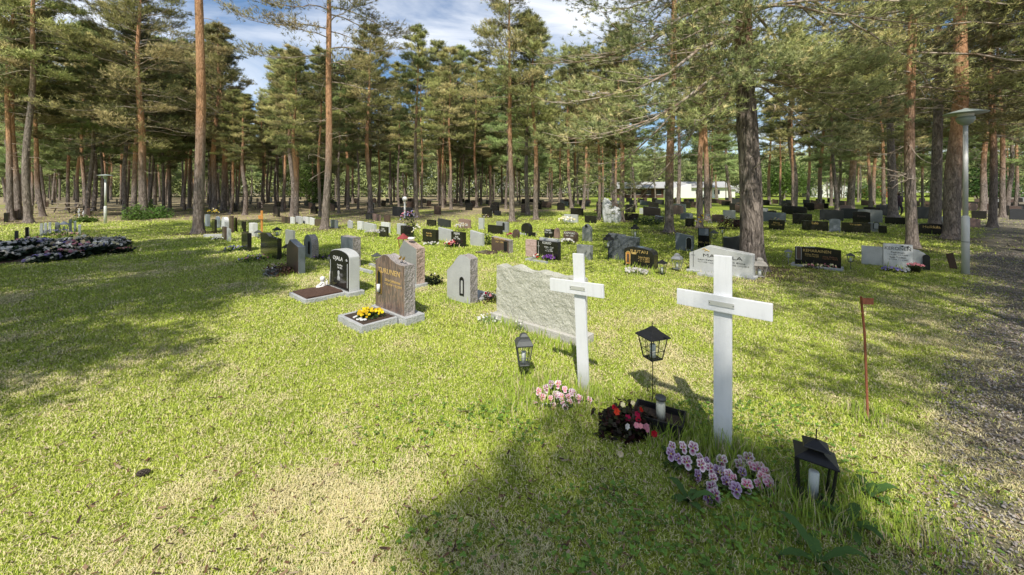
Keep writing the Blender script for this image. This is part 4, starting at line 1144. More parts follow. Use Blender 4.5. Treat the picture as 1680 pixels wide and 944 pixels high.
    g1 = [(rr.gauss(925, 22), rr.gauss(655, 12), 0) for _ in range(26)]
    g1 = [(px, min(690, max(630, py)), 2.98 - (py - 640) * .005) for px, py, _ in g1]
    pansies('pale pink pansies blooming at the foot of the leaning white cross', (.38, 2.88), g1, ['pansy_pink', 'pansy_pink', 'pansy_violet'], 1.25, .2)
    P2 = [(1102, 733), (1120, 734), (1137, 735), (1100, 745), (1127, 758), (1148, 752), (1112, 752), (1150, 762)]
    pansies('violet and white pansies at the left end of the bed before the larger cross', (1.03, 2.2), [(a, b_, 2.24 - (b_ - 735) * .004) for a, b_ in P2], ['pansy_violet', 'pansy_plum'], 1.3, .2)
    P3 = [(1158, 760), (1165, 769), (1178, 773), (1186, 775), (1196, 780), (1202, 785), (1170, 786), (1168, 800), (1173, 812), (1190, 790), (1207, 803), (1217, 776), (1213, 764), (1160, 815), (1144, 780), (1185, 757), (1200, 800)]
    pansies('dense middle clump of white edged violet pansies before the larger cross', (1.18, 2.12), [(a, b_, 2.15 - (b_ - 770) * .004) for a, b_ in P3], ['pansy_violet', 'pansy_violet', 'pansy_plum', 'pansy_pink'], 1.35, .2)
    P4 = [(1226, 797), (1216, 757), (1229, 753), (1241, 770), (1248, 768), (1255, 776), (1250, 784), (1260, 790), (1262, 797), (1234, 766), (1244, 795)]
    pansies('pink and violet pansies at the right end of the bed before the larger cross', (1.36, 2.13), [(a, b_, 2.13 - (b_ - 775) * .004) for a, b_ in P4], ['pansy_pink', 'pansy_pink', 'pansy_violet'], 1.35, .2)
    KEEP_OUT.append((1.2, 2.02, .10))
    # broad leaved weeds in the lower right
    for (px, py, n, l, lab) in ((1395, 870, 7, .15, 'broad leaved dandelion plant right of the large black lantern'), (1345, 925, 5, .17, 'long leaved plant at the bottom edge below the large black lantern'), (1130, 825, 6, .11, 'dark leaved weed below the violet pansies'), (1430, 815, 6, .12, 'tall narrow leaved weed at the edge of the gravel')):
        x, y = gp(px, py); e = empty('weed_plant', (x, y, 0), random.random() * 6, lab, 'weed'); 
        for k in range(n):
            b = MB(); a = k * 6.283 / n + random.uniform(-.3, .3); L_ = l * random.uniform(.7, 1.15); q = []; m_ = 9
            for i in range(m_):
                f = i / (m_ - 1); wd = .018 * math.sin(math.pi * min(1, f * .95 + .05)) ** .7 * (1 + .35 * (i % 2)) ; r = L_ * f; z = .005 + L_ * .55 * math.sin(f * 2.2) * (.5 + .5 * (k % 2)); q += [(math.cos(a) * r - math.sin(a) * wd, math.sin(a) * r + math.cos(a) * wd, z + .004), (math.cos(a) * r, math.sin(a) * r, z), (math.cos(a) * r + math.sin(a) * wd, math.sin(a) * r - math.cos(a) * wd, z + .004)]
            fs = []
            for i in range(m_ - 1): fs += [(i * 3, i * 3 + 1, i * 3 + 4, i * 3 + 3), (i * 3 + 1, i * 3 + 2, i * 3 + 5, i * 3 + 4)]
            g = random.uniform(.8, 1.3); b.add(q, fs, None, (.07 * g, .14 * g, .035 * g)); b.build('leaf', 'grass_blades', e)
    # pine cone in the grass at the left
    x, y = gp(235, 784); b = MB()
    for i in range(46):
        f = i / 46; a = i * 2.4; r = .017 * math.sin(math.pi * (f * .85 + .12)); z = (f - .5) * .052
        M = Matrix.Translation((z, math.cos(a) * r * .7, .017 + math.sin(a) * r * .7)) @ Matrix.Rotation(a, 4, 'X')
        b.box(-.004, .006, -.0055, .0055, -.0016, .0022 + .003, M)
    o = b.build('pine_cone', 'cone_scale'); o.location = (x, y, .012); o.rotation_euler = (0, 0, .5); tag(o, 'dark pine cone lying in the dry grass at the left', 'pine cone')

    # ---- rough granite slab seen from behind
    c, w, t, D = place_from(812, 952, 553.5 + 12, t=.15)
    w = 1.20; X = .70; Yc = 3.97; c = (X - UX * w / 2, Yc - UY * w / 2)
    e = empty('headstone', (c[0], c[1], 0), YAW, 'wide rough hewn pale granite slab behind the leaning white cross', 'headstone')
    part('slab', rough_block(w, .585, .15, 'rough_granite', .008, 5, 44, .06), e, (0, 0, .095))
    b = MB(); b.box(-w / 2 - .05, w / 2 + .05, -.05, .2, -.03, .094, bev=.008); b.build('plinth', 'concrete', e)
    TALL.extend([(c[0] - .3, c[1] + .1, .3, .6), (c[0], c[1] - .2, .35, .5), (c[0] + .3, c[1] - .45, .3, .5)])
    flower_clump('small white ground flowers trailing along the plinth of the rough slab', 0, 0, .20, .07, ['white'], 26, 'ground_flowers', 'flowers', LG_, .022, 420, xy=(c[0] - .50, c[1] + .37), size=.6)
    flower_clump('small pale leafy plant growing at the middle of the rough slab plinth', 0, 0, .09, .10, ['white'], 4, 'ground_flowers', 'flowers', LG_, .022, 150, xy=(c[0] - .16, c[1] + .07), size=.6)

    # ---- grey stone with arched niche
    e, w, h, t = headstone('pale grey headstone with an arched lantern niche, left of the wide rough slab', 733, 771.6, 784, 500, 418, 'rise', 'light_granite', rough=.012, side='rough_side')
    arch_panel(e, 'niche', 'lantern_black', w * .16, .10, .085, .26, -.004, .01, .006, 'lantern_black')
    arch_panel(e, 'niche_back', 'light_granite', w * .16, .125, .04, .19, -.006, -.003)
    b = MB(); b.box(-w / 2 - .03, w / 2 + .03, t + .02, t + .42, -.02, .03, bev=.006); b.build('kerb', 'kerb_granite', e)
    flower_clump('dark red leaved plants behind the pale grey niche headstone', 805, 494, .20, .13, ['red', 'pink'], 5, 'planting', 'flowers', [(.05, .03, .02), (.10, .04, .03), (.06, .09, .02)], .035, 420)

    # ---- red-brown streaked stone with yellow pansies
    PL = .09
    c, w, t, D = place_from(615.7, 664, 534, 681.5); w, t = .70, .15; D = 4.63; X = -1.291; c = (X - UX * w / 2, D - UY * w / 2)
    e = empty('headstone', (c[0], c[1], 0), YAW, 'red-brown streaked headstone with a wavy top and gold lettering behind the yellow pansies', 'headstone')
    part('slab', slab_mesh(w, .70, t, 'wave', 'streaked_gneiss', .014, 'rough_side', 3), e, (0, 0, PL))
    b = MB(); b.box(-w / 2 - .05, w / 2 + .07, -.03, t + .09, -.03, PL - .001, bev=.006); b.build('plinth', 'kerb_granite', e)
    letters(e, 'TURUNEN', .095, -.01, .545, 'gold_letter', fit=w * .74); letters(e, 'Eino Johannes', .05, .08, .455, 'gold_letter', fit=w * .5); letters(e, '* 3.5.1936  + 8.2.2011', .040, .09, .405, 'gold_letter', fit=w * .56)
    arch_panel(e, 'niche', 'lantern_black', -w * .34, .27, .10, .30, -.003, .01, .007, 'gold')
    b = MB(); b.lathe([(.022, .0), (.022, .10)], 12, Matrix.Translation((-w * .34, -.018, .29))); b.build('niche_candle', 'wax_white', e, True)
    KEEP_OUT.append((c[0], c[1], .3))
    # two small gold birds on its top
    bx, by = c[0] + UX * .20, c[1] + UY * .20
    e2 = empty('bird_figure', (bx + BX * .05, by + BY * .05, PL + .645), YAW, 'pair of small gilt bird figures perched on the red-brown headstone', 'figurine')
    for k, dx in enumerate((-.035, .04)):
        b = MB(); b.tube([(dx - .03, 0, .03), (dx - .012, 0, .022), (dx + .006, 0, .03), (dx + .018, 0, .045), (dx + .028, 0, .05), (dx + .040, 0, .046)], [.003, .010, .015, .010, .010, .001], 8)
        b.tube([(dx, 0, 0), (dx, 0, .02)], .002, 5); b.tube([(dx - .004, .01, .035), (dx - .03, .028, .05), (dx - .05, .03, .048)], [.006, .005, .001], 5)
        b.build('bird', 'gold', e2, True)
    # its planter kerb
    pw, pd = .60, .46
    e3 = empty('grave_planter', (c[0] - BX * .045 - UX * .03, c[1] - BY * .045 - UY * .03, 0), YAW, 'granite kerbed planter full of soil in front of the red-brown headstone', 'planter')
    b = MB(); k_ = .045; hh = .085
    b.box(-pw / 2, pw / 2, -pd, -pd + k_, -.03, hh, bev=.005); b.box(-pw / 2, -pw / 2 + k_, -pd + k_ + .001, -.001, -.03, hh - .002, bev=.005); b.box(pw / 2 - k_, pw / 2, -pd + k_ + .001, -.001, -.03, hh - .002, bev=.005); b.build('kerb', 'kerb_granite', e3)
    part('soil', rough_block(pw - 2 * k_ + .004, .075, pd - k_ - .002, 'soil', .010, 9, 22), e3, (0, -pd + k_, 0))
    cx_, cy_ = c[0] - BX * .27 - UX * .04, c[1] - BY * .27 - UY * .04; KEEP_OUT.append((cx_, cy_, .27))
    e4 = empty('pansy_clump', (cx_ + .02, cy_, .06), 0, 'bright yellow pansies filling the planter of the red-brown headstone', 'flowers')
    V = leaf_cloud(420, .16, .15, .09, .032, GREENS, seed=8); obj_np('foliage', V[0], V[1], V[2], 'leaves', V[3], parent=e4)
    for i in range(58):
        a = random.random() * 6.28; q = math.sqrt(random.random()); o = part('blossom', blossom('yellow', 0), e4, (math.cos(a) * q * .165, math.sin(a) * q * .15, .10 * math.sqrt(1 - q * q * .75) + random.uniform(-.01, .015)), (R(random.uniform(-80, -10)), random.uniform(-.4, .4), random.uniform(-.8, .8)), (random.uniform(.8, 1.2),) * 3)
    b = MB()
    for i in range(7): b.box(-.02, .02, -.015, .015, 0, .016, Matrix.Translation((c[0] * 0 + random.uniform(-.1, .14), -.19 + random.uniform(-.03, .03), .01)) @ Matrix.Rotation(random.random() * 3, 4, 'Z'), bev=.005)
    o = b.build('white_pebbles', 'plaster_white', e3); o.location = (0, -.16, .07)

    # ---- grey arched stone with black face
    c, w, t, D = place_from(541, 573.4, 487.5, 589.6); w, t = .70, .16; D = 5.84; X = -2.466; c = (X - UX * w / 2, D - UY * w / 2); PL = .07
    e = empty('headstone', (c[0], c[1], 0), YAW, 'light grey arched headstone with a black polished face beside the white angel figure', 'headstone')
    part('slab', slab_mesh(w, .61, t, 'arch', 'light_granite', 0, None), e, (0, 0, PL))
    part('face', slab_mesh(w - .03, .595, .01, 'arch', 'black_granite'), e, (0, -.011, PL + .004))
    b = MB(); b.box(-w / 2 - .05, w / 2 + .06, -.05, t + .05, -.03, PL - .001, bev=.006); b.build('plinth', 'kerb_granite', e)
    letters(e, 'OJALA', .088, -.03, .51, 'white_letters', y=-.014, fit=w * .5); letters(e, 'Anna Maria', .040, .04, .425, 'white_letters', y=-.014); letters(e, '1938 - 2012', .034, .04, .385, 'white_letters', y=-.014)
    b = MB(); M = Matrix.Translation((.0, -.014, .19))
    b.lathe([(.001, 0), (.055, .004), (.05, .05), (.028, .075), (.03, .1), (.038, .12), (.03, .15), (.001, .162)], 10, M @ Matrix.Diagonal((1, .06, 1, 1)), None); b.build('etched_angel', 'light_granite', e, True)
    b = MB()
    for s_ in (-1, 1): b.box(s_ * .30 - .008, s_ * .30 + .008, -.014, -.0115, PL + .05, PL + .42)
    b.tube([(.24, -.0135, .53), (.27, -.0135, .555), (.30, -.0135, .53), (.27, -.0135, .525)], .006, 5); b.build('engraved_border', 'light_granite', e)
    KEEP_OUT.append((c[0], c[1], .3))
    pw, pd = .62, .56
    e3 = empty('grave_planter', (c[0] - BX * .055 - UX * .02, c[1] - BY * .055 - UY * .02, 0), YAW, 'low granite kerbed bed of bare brown peat in front of the black faced arched headstone', 'planter')
    b = MB(); k_ = .04; hh = .065
    b.box(-pw / 2, pw / 2, -pd, -pd + k_, -.03, hh, bev=.005); b.box(-pw / 2, -pw / 2 + k_, -pd + k_ + .001, -.001, -.03, hh - .002, bev=.005); b.box(pw / 2 - k_, pw / 2, -pd + k_ + .001, -.001, -.03, hh - .002, bev=.005); b.build('kerb', 'kerb_granite', e3)
    part('peat', rough_block(pw - 2 * k_ + .004, .085, pd - k_ - .002, 'peat', .014, 19, 26), e3, (0, -pd + k_, 0))
    KEEP_OUT.append((c[0] - BX * .33, c[1] - BY * .33, .28)); KEEP_OUT.append((c[0] - BX * .33 - UX * .2, c[1] - BY * .33 - UY * .2, .18))
    # the sitting angel
    ax, ay = c[0] - BX * .15 - UX * .27, c[1] - BY * .15 - UY * .27
    ang = empty('angel_figure', (ax, ay, .055), YAW + R(-20), 'small white sitting angel figure at the corner of the peat bed', 'figurine')
    b = MB(); b.lathe([(.055, 0), (.062, .02), (.05, .06), (.036, .09), (.022, .105), (.012, .112)], 14, Matrix.Diagonal((1, .85, 1, 1)))
    b.tube([(-.03, -.03, .02), (-.045, -.07, .035), (-.03, -.09, .008)], [.022, .018, .012], 8); b.tube([(.03, -.03, .02), (.045, -.07, .035), (.03, -.09, .008)], [.022, .018, .012], 8)
    b.tube([(-.035, 0, .09), (-.048, -.03, .06), (-.02, -.055, .06)], [.014, .012, .009], 8); b.tube([(.035, 0, .09), (.048, -.03, .06), (.02, -.055, .06)], [.014, .012, .009], 8)
    b.lathe([(.012, .105), (.03, .115), (.040, .14), (.038, .165), (.022, .183), (.001, .187)], 14); b.build('body', 'plaster_white', ang, True)
    for s_ in (-1, 1):
        b = MB(); b.add([(s_ * .01, .04, .10), (s_ * .05, .06, .125), (s_ * .075, .065, .10), (s_ * .065, .06, .06), (s_ * .03, .05, .045), (s_ * .01, .05, .10), (s_ * .05, .07, .125), (s_ * .075, .073, .10), (s_ * .065, .07, .06), (s_ * .03, .06, .045)],
                           [(0, 1, 2, 3, 4), (9, 8, 7, 6, 5)] + [(i, (i + 1) % 5, (i + 1) % 5 + 5, i + 5) for i in range(5)]); b.build('wing', 'plaster_white', ang)
    x, y = ax - UX * .02 + BX * .12, ay - UY * .02 + BY * .12
    e = empty('candle_stick', (x, y, .05), 0, 'tall thin cream candle behind the white angel figure', 'candle'); b = MB(); b.lathe([(.008, 0), (.008, .24), (.002, .25)], 10); b.build('wax', 'wax', e, True); b = MB(); b.lathe([(.016, 0), (.016, .02)], 10); b.build('holder', 'lantern_grey', e)
    lantern('grey six-sided lantern on a stake behind the black faced arched headstone', c[0] - UX * .42 + BX * .1, c[1] - UY * .42 + BY * .1, .36, .17, .12, 'pagoda', 'lantern_grey', stake=.38, small=True)
LG_ = [(.16, .26, .06), (.22, .32, .10), (.30, .36, .2)]

# ------------------------------------------------------------------ the rows of headstones
def rows():
    GW, WL, DL = 'gold_paint', 'white_letters', 'dark_letters'
    H = headstone
    e, w, h, t = H('tall headstone with a rough reddish right side and a pale dish on top', 655, 683.6, 697.3, 473, 397, 'gable', 'grey_granite', .06, .016, 'rough_red_side')
    d = empty('stone_dish', (e.location.x + BX * .07, e.location.y + BY * .07, h + .0), 0, 'small white dish lantern on top of the reddish sided headstone', 'dish'); b = MB(); b.lathe([(.03, 0), (.055, .012), (.062, .03), (.05, .046), (.02, .05)], 16); b.build('bowl', 'plaster_white', d, True)
    flower_clump('dark leafy plant in the shadow right of the reddish sided headstone', 712, 467, .17, .18, ['white'], 1, 'planting', 'plant', [(.012, .02, .008), (.02, .03, .012)], .05, 300)
    e, w, h, t = H('blue-grey polished headstone with a rough side behind the light grey arched one', 559, 579, 592, 440, 389, 'flat', 'blue_grey_granite', .0, .014, 'rough_side')
    b = MB(); b.box(w / 2 + .05, w / 2 + .85, -.06, .0, -.02, .06, bev=.005); b.box(w / 2 + .05, w / 2 + .85, .32, .38, -.02, .06, bev=.005); b.build('kerb', 'kerb_granite', e)
    lantern('dark square lantern on the kerb behind the red-brown headstone', *gp(618, 440), .12, .17, .13, 'pagoda', 'lantern_grey', small=True, stake=.13)
    lantern('red roofed six-sided lantern left of the tall reddish sided headstone', (661.5 - CX) / F * 7.4, 7.4, .50, .235, .19, 'pagoda', 'lantern_red', stake=.52, sides=6, small=True, cand=False)
    e, w, h, t = H('grey headstone with a narrow arched niche, shaded, left of the blue-grey one', 498, 511.5, 523, 425, 385, 'round', 'blue_grey_granite', .0, .010, 'rough_side')
    arch_panel(e, 'niche', 'lantern_black', w * .2, .1, .10, .30, -.004, .006, .008, 'lantern_black')
    flower_clump('dark plant cushion right of the shaded niche headstone', 531, 425, .22, .12, ['purple'], 4, 'planting', 'flowers', [(.02, .03, .015), (.04, .05, .02)], .04)
    e, w, h, t = H('gable topped dark brown headstone with grey side behind the dried heather', 470, 489.5, 501, 451, 395, 'gable', 'brown_granite', 0, 0, 'blue_grey_granite')
    flower_clump('planter of dried rusty heather in front of the gable topped headstone', 461, 449, .30, .20, ['cream'], 6, 'planting', 'flowers', [(.33, .16, .11), (.22, .11, .08), (.10, .06, .04)], .05, 700)
    flower_clump('tuft of silvery grey foliage left of the dried rusty heather', 446, 452, .16, .17, ['white'], 3, 'planting', 'flowers', [(.40, .40, .38), (.28, .30, .27)], .05, 260)
    e, w, h, t = H('large black headstone with a curved top and blue-grey side on the left of the lawn', 427.5, 455, 462.5, 427, 387, [(0, .98), (.15, 1.03), (.35, 1.04), (.55, .93), (.75, .90), (1, .90)], 'black_granite', 0, 0, None)
    flower_clump('pink and violet flowers before the large black curved headstone', 417, 428, .33, .13, ['pink', 'lilac', 'white'], 26, 'flower_bed', 'flowers', leaf=.04)
    lantern('black open framed lantern on the grass right of the large black curved headstone', *gp(471, 420), .02, .20, .19, 'pagoda', 'lantern_black', small=True, cand=False)
    lantern('black lantern rising behind the large black curved headstone', (454.5 - CX) / F * 9.6, 9.6, .50, .19, .13, 'pagoda', 'lantern_black', small=True, stake=.5)
    H('pale streaked grey block headstone behind the gable topped one', 468, 480, 484.5, 405, 378, 'flat', 'grey_granite')
    H('narrow black headstone right of the blue flowers in the left row', 396, 406, 413, 413, 382, 'flat', 'black_granite')
    flower_clump('blue violet flowers in the shade before the narrow black headstone', 385, 411, .28, .12, ['lilac', 'blue'], 30, 'flower_bed', 'flowers', leaf=.04)
    flower_clump('small white flower heap on the shaded lawn of the left row', 357, 394, .20, .08, ['white'], 30, 'flower_bed', 'flowers', leaf=.03)
    w_ = [('light grey rough headstone left of the small white flower heap', 372, 375, 378, 397, 375, 'flat', 'light_granite'),
          ('brown weathered headstone of the left row', 364, 368, 371, 394, 372, 'flat', 'brown_granite'),
          ('black upright headstone behind the big left trunk', 347, 352, 356, 383, 360, 'flat', 'black_granite'),
          ('bright white headstone next to the big left trunk', 336, 340, 345, 372, 352, 'flat', 'white_granite'),
          ('bright white arched headstone second from the big left trunk', 353, 357.5, 362, 374, 355, 'round', 'white_granite'),
          ('widest bright white headstone of the left row', 363, 369, 376, 377, 356, 'round', 'white_granite'),
          ('olive brown tall headstone right of the white ones', 376, 380, 383, 382, 354, 'flat', 'brown_granite'),
          ('tall black headstone right of the olive brown one', 383.5, 386, 389, 381, 357, 'flat', 'black_granite'),
          ('black headstone just left of the white-grey one with a lantern', 396, 400, 404, 382, 363, 'flat', 'black_granite'),
          ('white-grey headstone left of the orange wooden cross', 408.5, 414, 423, 389, 366, 'flat', 'white_granite'),
          ]
    for a in w_: H(a[0], *a[1:8])
    lantern('small dark lantern fixed beside the white-grey headstone', *gp(424, 392), .05, .22, .16, 'pagoda', 'lantern_grey', small=True, stake=.06)
    b = MB(); x, y = gp(335, 389); b.box(-.02, .75, -.5, -.42, -.02, .10, bev=.006); o = b.build('grave_kerb', 'kerb_granite'); o.location = (x, y + .4, 0); o.rotation_euler = (0, 0, R(8)); tag(o, 'pale kerb stone right of the foot of the tall left trunk', 'kerb')
    flower_clump('yellow flowers before the white stones behind the tall left trunk', 349, 356, .35, .5, ['yellow', 'cream'], 24, 'flower_bed', 'flowers', size=1.8)
    # orange wooden cross
    x, y = gp(428.5, 385); e = empty('wooden_cross', (x, y, 0), YAW, 'bright orange wooden grave cross behind the left row', 'cross')
    b = MB(); b.box(-.07, .07, 0, .04, -.05, .88, bev=.005); b.build('post', 'orange_wood', e)
    b = MB(); b.box(-.25, .25, -.032, -.001, .57, .70, bev=.005); b.build('crossbeam', 'orange_wood', e)
    # far left row
    for a in [('dark grey headstone at the left end, just above the flower mound', 20, 28, 32, 397, 376, 'flat', 'dark_granite'),
              ('black headstone second from left above the flower mound', 38, 45, 49, 396, 370, 'flat', 'black_granite'),
              ('first white headstone of the far left row', 64, 67, 71, 386, 365, 'flat', 'white_granite'),
              ('second white headstone of the far left row', 71, 74, 78, 384, 364, 'flat', 'white_granite'),
              ('third white headstone of the far left row', 78, 81, 84, 382, 363, 'flat', 'white_granite'),
              ('green-grey arched headstone of the far left row', 88, 92, 99, 380, 362, 'round', 'grey_granite'),
              ('grey tall headstone near the end of the far left row', 111, 115, 119, 379, 356, 'flat', 'blue_grey_granite'),
              ('white headstone near the end of the far left row', 120, 122, 125, 377, 360, 'flat', 'white_granite'),
              ('cream headstone ending the far left row', 126, 130, 134, 375, 360, 'chip', 'white_granite')]:
        H(a[0], *a[1:8])
    lantern('pale lantern between the stones of the far left row', *gp(105, 382), .1, .3, .22, 'pagoda', 'lantern_silver', small=True, stake=.12)
    flower_clump('violet and white flowers before the far left row', 90, 386, .45, .18, ['lilac', 'white'], 40, 'flower_bed', 'flowers', size=1.4)
    flower_clump('dusky pink flowers at the end of the far left row', 111, 389, .45, .15, ['pink', 'cream'], 26, 'flower_bed', 'flowers', size=1.3)
    for (px, pt, lab) in ((129, 342, 'left one of two slim white wooden crosses by the far left row'), (136.5, 346, 'right one of two slim white wooden crosses by the far left row')):
        x, y = gp(px, 362); z = hz(pt, y); e = empty('wooden_cross', (x, y, 0), YAW, lab, 'cross'); e.rotation_euler = (0, R(-5 if px < 130 else 5), YAW)
        b = MB(); b.box(-.06, .06, 0, .03, -.05, z, bev=.004); b.build('post', 'white_paint', e); b = MB(); b.box(-.2, .2, -.032, -.001, z * .62, z * .62 + .1, bev=.004); b.build('crossbeam', 'white_paint', e)
    # the middle of the lawn
    rs = [
        ('small dark headstone left of the lone lawn pine', 462, 474, 476, 367, 356, 'flat', 'brown_granite'),
        ('thin white headstone with dark stripes left of the lone lawn pine', 476, 481, 484, 368, 356, 'flat', 'white_granite'),
        ('pale rough headstone before the dark slim pine', 485, 494, 497, 368, 355, 'chip', 'light_granite'),
        ('white double headstone left of the lone lawn pine', 497, 505, 508, 368, 356, 'flat', 'white_granite'),
        ('white headstone nearest the lone lawn pine', 508, 515, 518, 370, 357, 'slant', 'white_granite'),
        ('reddish dark headstone touching the lone lawn pine', 516, 526, 528, 372, 360, 'flat', 'brown_granite'),
        ('dark blue-grey headstone right of the lone lawn pine', 542, 552, 555, 375, 361, 'flat', 'blue_grey_granite'),
        ('pale headstone with flowers right of the lone lawn pine', 570, 577, 579, 375, 361, 'gable', 'light_granite'),
        ('white headstone with a black side, first of three pale ones', 586, 593.5, 597, 378, 363, 'flat', 'white_granite'),
        ('white arched headstone with a grey polished front', 597, 614, 618, 381, 366, 'slant', 'light_granite'),
        ('grey-black headstone with white flowers left of the white panel', 600, 608, 611, 361, 351, 'low', 'dark_granite'),
        ('brick red slanting headstone in the back row', 611, 622, 625, 363, 351, 'slant', 'red_granite'),
        ('dark red headstone beside the brick red one', 630, 639, 641, 365, 353, 'flat', 'brown_granite'),
        ('white back panel behind the small black headstone', 625, 638, 640, 383, 365, 'flat', 'white_granite'),
        ('small black headstone with pale letters before the white panel', 622, 635, 638, 390, 372, 'flat', 'black_granite'),
        ('pale grey slab joined to a dark panel behind the red lantern', 651, 663, 667, 386, 367, 'flat', 'light_granite'),
        ('olive black panel right of the pale grey slab', 657, 673, 679, 390, 371, 'flat', 'black_granite'),
        ('low black headstone in the shade in the middle distance', 700, 714, 716, 372, 360.5, 'low', 'black_granite'),
        ('dark grey headstone with angular top in the middle distance', 718, 737, 740, 374, 359, 'slant', 'dark_granite'),
        ('olive black headstone with pale top edge left of the pale leaning one', 693, 715, 720, 400, 377, 'flat', 'black_granite'),
        ('plain light grey headstone left of the black one with red flowers', 719, 741, 744, 397, 374, 'slant', 'light_granite'),
        ('black headstone with white lettering and red flowers in front', 740, 759, 765, 406.5, 381, 'flat', 'black_granite'),
        ('plain pale leaning headstone with a dark shrub at its right', 771, 791, 795, 405, 379, 'slant', 'light_granite'),
        ('rounded reddish headstone with white flowers', 752, 770, 773, 376, 359.5, 'chip', 'red_granite'),
        ('tall thin pale grey headstone in the middle of the lawn', 785, 792, 795, 377, 357.5, 'flat', 'light_granite'),
        ('olive black headstone left of the grey one in the middle', 800, 822, 825, 385, 370, 'flat', 'black_granite'),
        ('grey headstone with a small niche beside the slender pine', 814, 832.5, 835.5, 382, 364, 'flat', 'grey_granite'),
        ('small brown arched headstone with red flowers', 841, 850, 853, 391, 376, 'round', 'brown_granite'),
        ('heart shaped black headstone on a grey base', 855, 870, 874, 387, 366, 'round', 'black_granite'),
        ('low black plaque headstone before the heart shaped one', 863, 877, 879, 389, 381, 'flat', 'black_granite'),
        ('square black headstone with pale lettering near the middle', 893, 906, 911, 391, 376, 'flat', 'black_granite'),
        ('brown arched headstone with a niche behind the square black one', 909, 916, 919, 392, 374, 'round', 'red_granite'),
        ('brown headstone with an angular top and white flowers', 924, 945, 949, 399, 379, 'shoulder', 'brown_granite'),
        ('tall grey headstone with a small bell niche', 955, 969, 972, 397, 367, 'peak', 'grey_granite'),
        ('pale low headstone with a dark slit behind the lawn', 925, 947, 949, 366, 352, 'flat', 'light_granite'),
        ('black low headstone with white flowers before the pale pink trunk', 959, 977, 979, 367, 354, 'flat', 'black_granite'),
        ('pale low headstone far behind the middle of the lawn', 797, 806, 808, 354, 346, 'flat', 'light_granite'),
        ('dark headstone right of the pale low one far behind', 811, 820, 822, 354, 346, 'flat', 'dark_granite'),
        ('plain grey box headstone with a black side left of the tall leaning cross top', 946, 968, 973, 428.5, 402.5, 'flat', 'grey_granite'),
        ('dark blue polished headstone with a niche left of the pale wide one', 1108, 1136, 1139, 413, 383, 'slant', 'blue_grey_granite'),
        ('tall black headstone with a photo panel', 1145, 1164, 1167, 409, 374, 'flat', 'black_granite'),
        ('curved blue-black headstone at the left foot of the big shaded pine', 1186, 1213, 1217, 415, 387, 'saddle', 'dark_granite'),
        ('small brown arched headstone left of the big shaded pine', 1168, 1187, 1189, 365, 352, 'low', 'brown_granite'),
        ('pale square headstone left of the big shaded pine', 1186, 1205, 1207, 360, 345, 'flat', 'light_granite'),
        ('small black headstone behind the maroon bush', 1203, 1214, 1216, 374, 360, 'flat', 'black_granite'),
        ('dark blue headstone between the pair of trunks and the stout grey pine', 1116, 1135, 1138, 361, 350, 'low', 'blue_grey_granite'),
        ('black headstone under the blue one left of the close pair of pines', 1124, 1138, 1140, 372, 358, 'flat', 'black_granite'),
        ('long black headstone with a low crest left of the stout grey pine', 1025, 1046, 1048, 363, 350, 'flat', 'black_granite'),
        ('dark grey niche headstone right behind the stout grey pine', 1074, 1087, 1090, 366, 354, 'slant', 'dark_granite'),
        ('grey low headstone in the sun behind the long black one', 1049, 1066, 1068, 352, 342, 'flat', 'light_granite'),
        ('light grey headstone just right of the big shaded pine', 1245, 1259, 1261, 357, 342, 'flat', 'light_granite'),
        ('black headstone with a gold line right of the big shaded pine', 1261, 1287, 1289, 378, 361, 'flat', 'black_granite'),
        ('black headstone behind the light grey one right of the big pine', 1258, 1273, 1275, 358, 345, 'low', 'black_granite'),
        ('big black square headstone in the shade on the right', 1300, 1332, 1334, 369, 351, 'flat', 'black_granite'),
        ('glossy black slab headstone in the shade right of the double stone', 1399, 1428, 1430, 369, 347, 'low', 'black_granite'),
        ('grey headstone with a framed niche on the right', 1424, 1440, 1443, 381, 365, 'low', 'grey_granite'),
        ('small square black headstone beside the framed niche stone', 1441, 1455, 1457, 384, 370, 'flat', 'black_granite'),
        ('long black bench like headstone before the person in dark clothes', 1452, 1486, 1488, 369, 357, 'flat', 'black_granite'),
        ('long black headstone with a gold line behind the pale stepped headstone', 1507, 1550, 1552, 386, 367, 'low', 'black_granite'),
        ('pale square headstone behind the thick grey trunk on the right', 1537, 1549, 1551, 366, 355, 'flat', 'light_granite'),
        ('reddish brown headstone right of the lamp post', 1590, 1609, 1611, 374, 357, 'slant', 'red_granite'),
        ('dark headstone behind the reddish one right of the lamp post', 1594, 1619, 1621, 360, 346, 'flat', 'black_granite'),
        ('white headstone with a round opening near the right edge', 1645, 1657, 1659, 344, 331, 'low', 'white_granite'),
        ('black headstone at the right edge before the white one', 1640, 1656, 1658, 354, 337, 'flat', 'black_granite'),
    ]
    made = {}
    for a in rs: made[a[0]] = H(a[0], *a[1:8])
    def tx(key, *lines):
        e, w, h, t = next(v for k, v in made.items() if key in k)
        for (s, size, fz, m_) in lines: letters(e, s, size, 0, fz * h, m_)
    tx('white lettering and red flowers', ('NIEMI', .10, .78, WL), ('Kalle', .07, .60, WL), ('1921 - 1998', .06, .48, WL))
    tx('olive black headstone with pale top', ('Matti Aho', .07, .62, GW), ('1930 - 1999', .06, .45, GW))
    tx('small black headstone with pale letters', ('Lahti', .09, .68, WL), ('1919 - 1987', .07, .5, WL))
    tx('square black headstone with pale', ('MAKI', .10, .72, WL), ('1924 - 2001', .07, .5, WL))
    tx('angular top and white', ('KANGAS', .10, .68, WL), ('1931 - 2005', .06, .5, WL))
    tx('photo panel', ('1940 - 2015', .07, .25, GW))
    tx('black headstone with a gold line right', ('Harju', .10, .62, GW), ('1915 - 1979', .08, .42, GW))
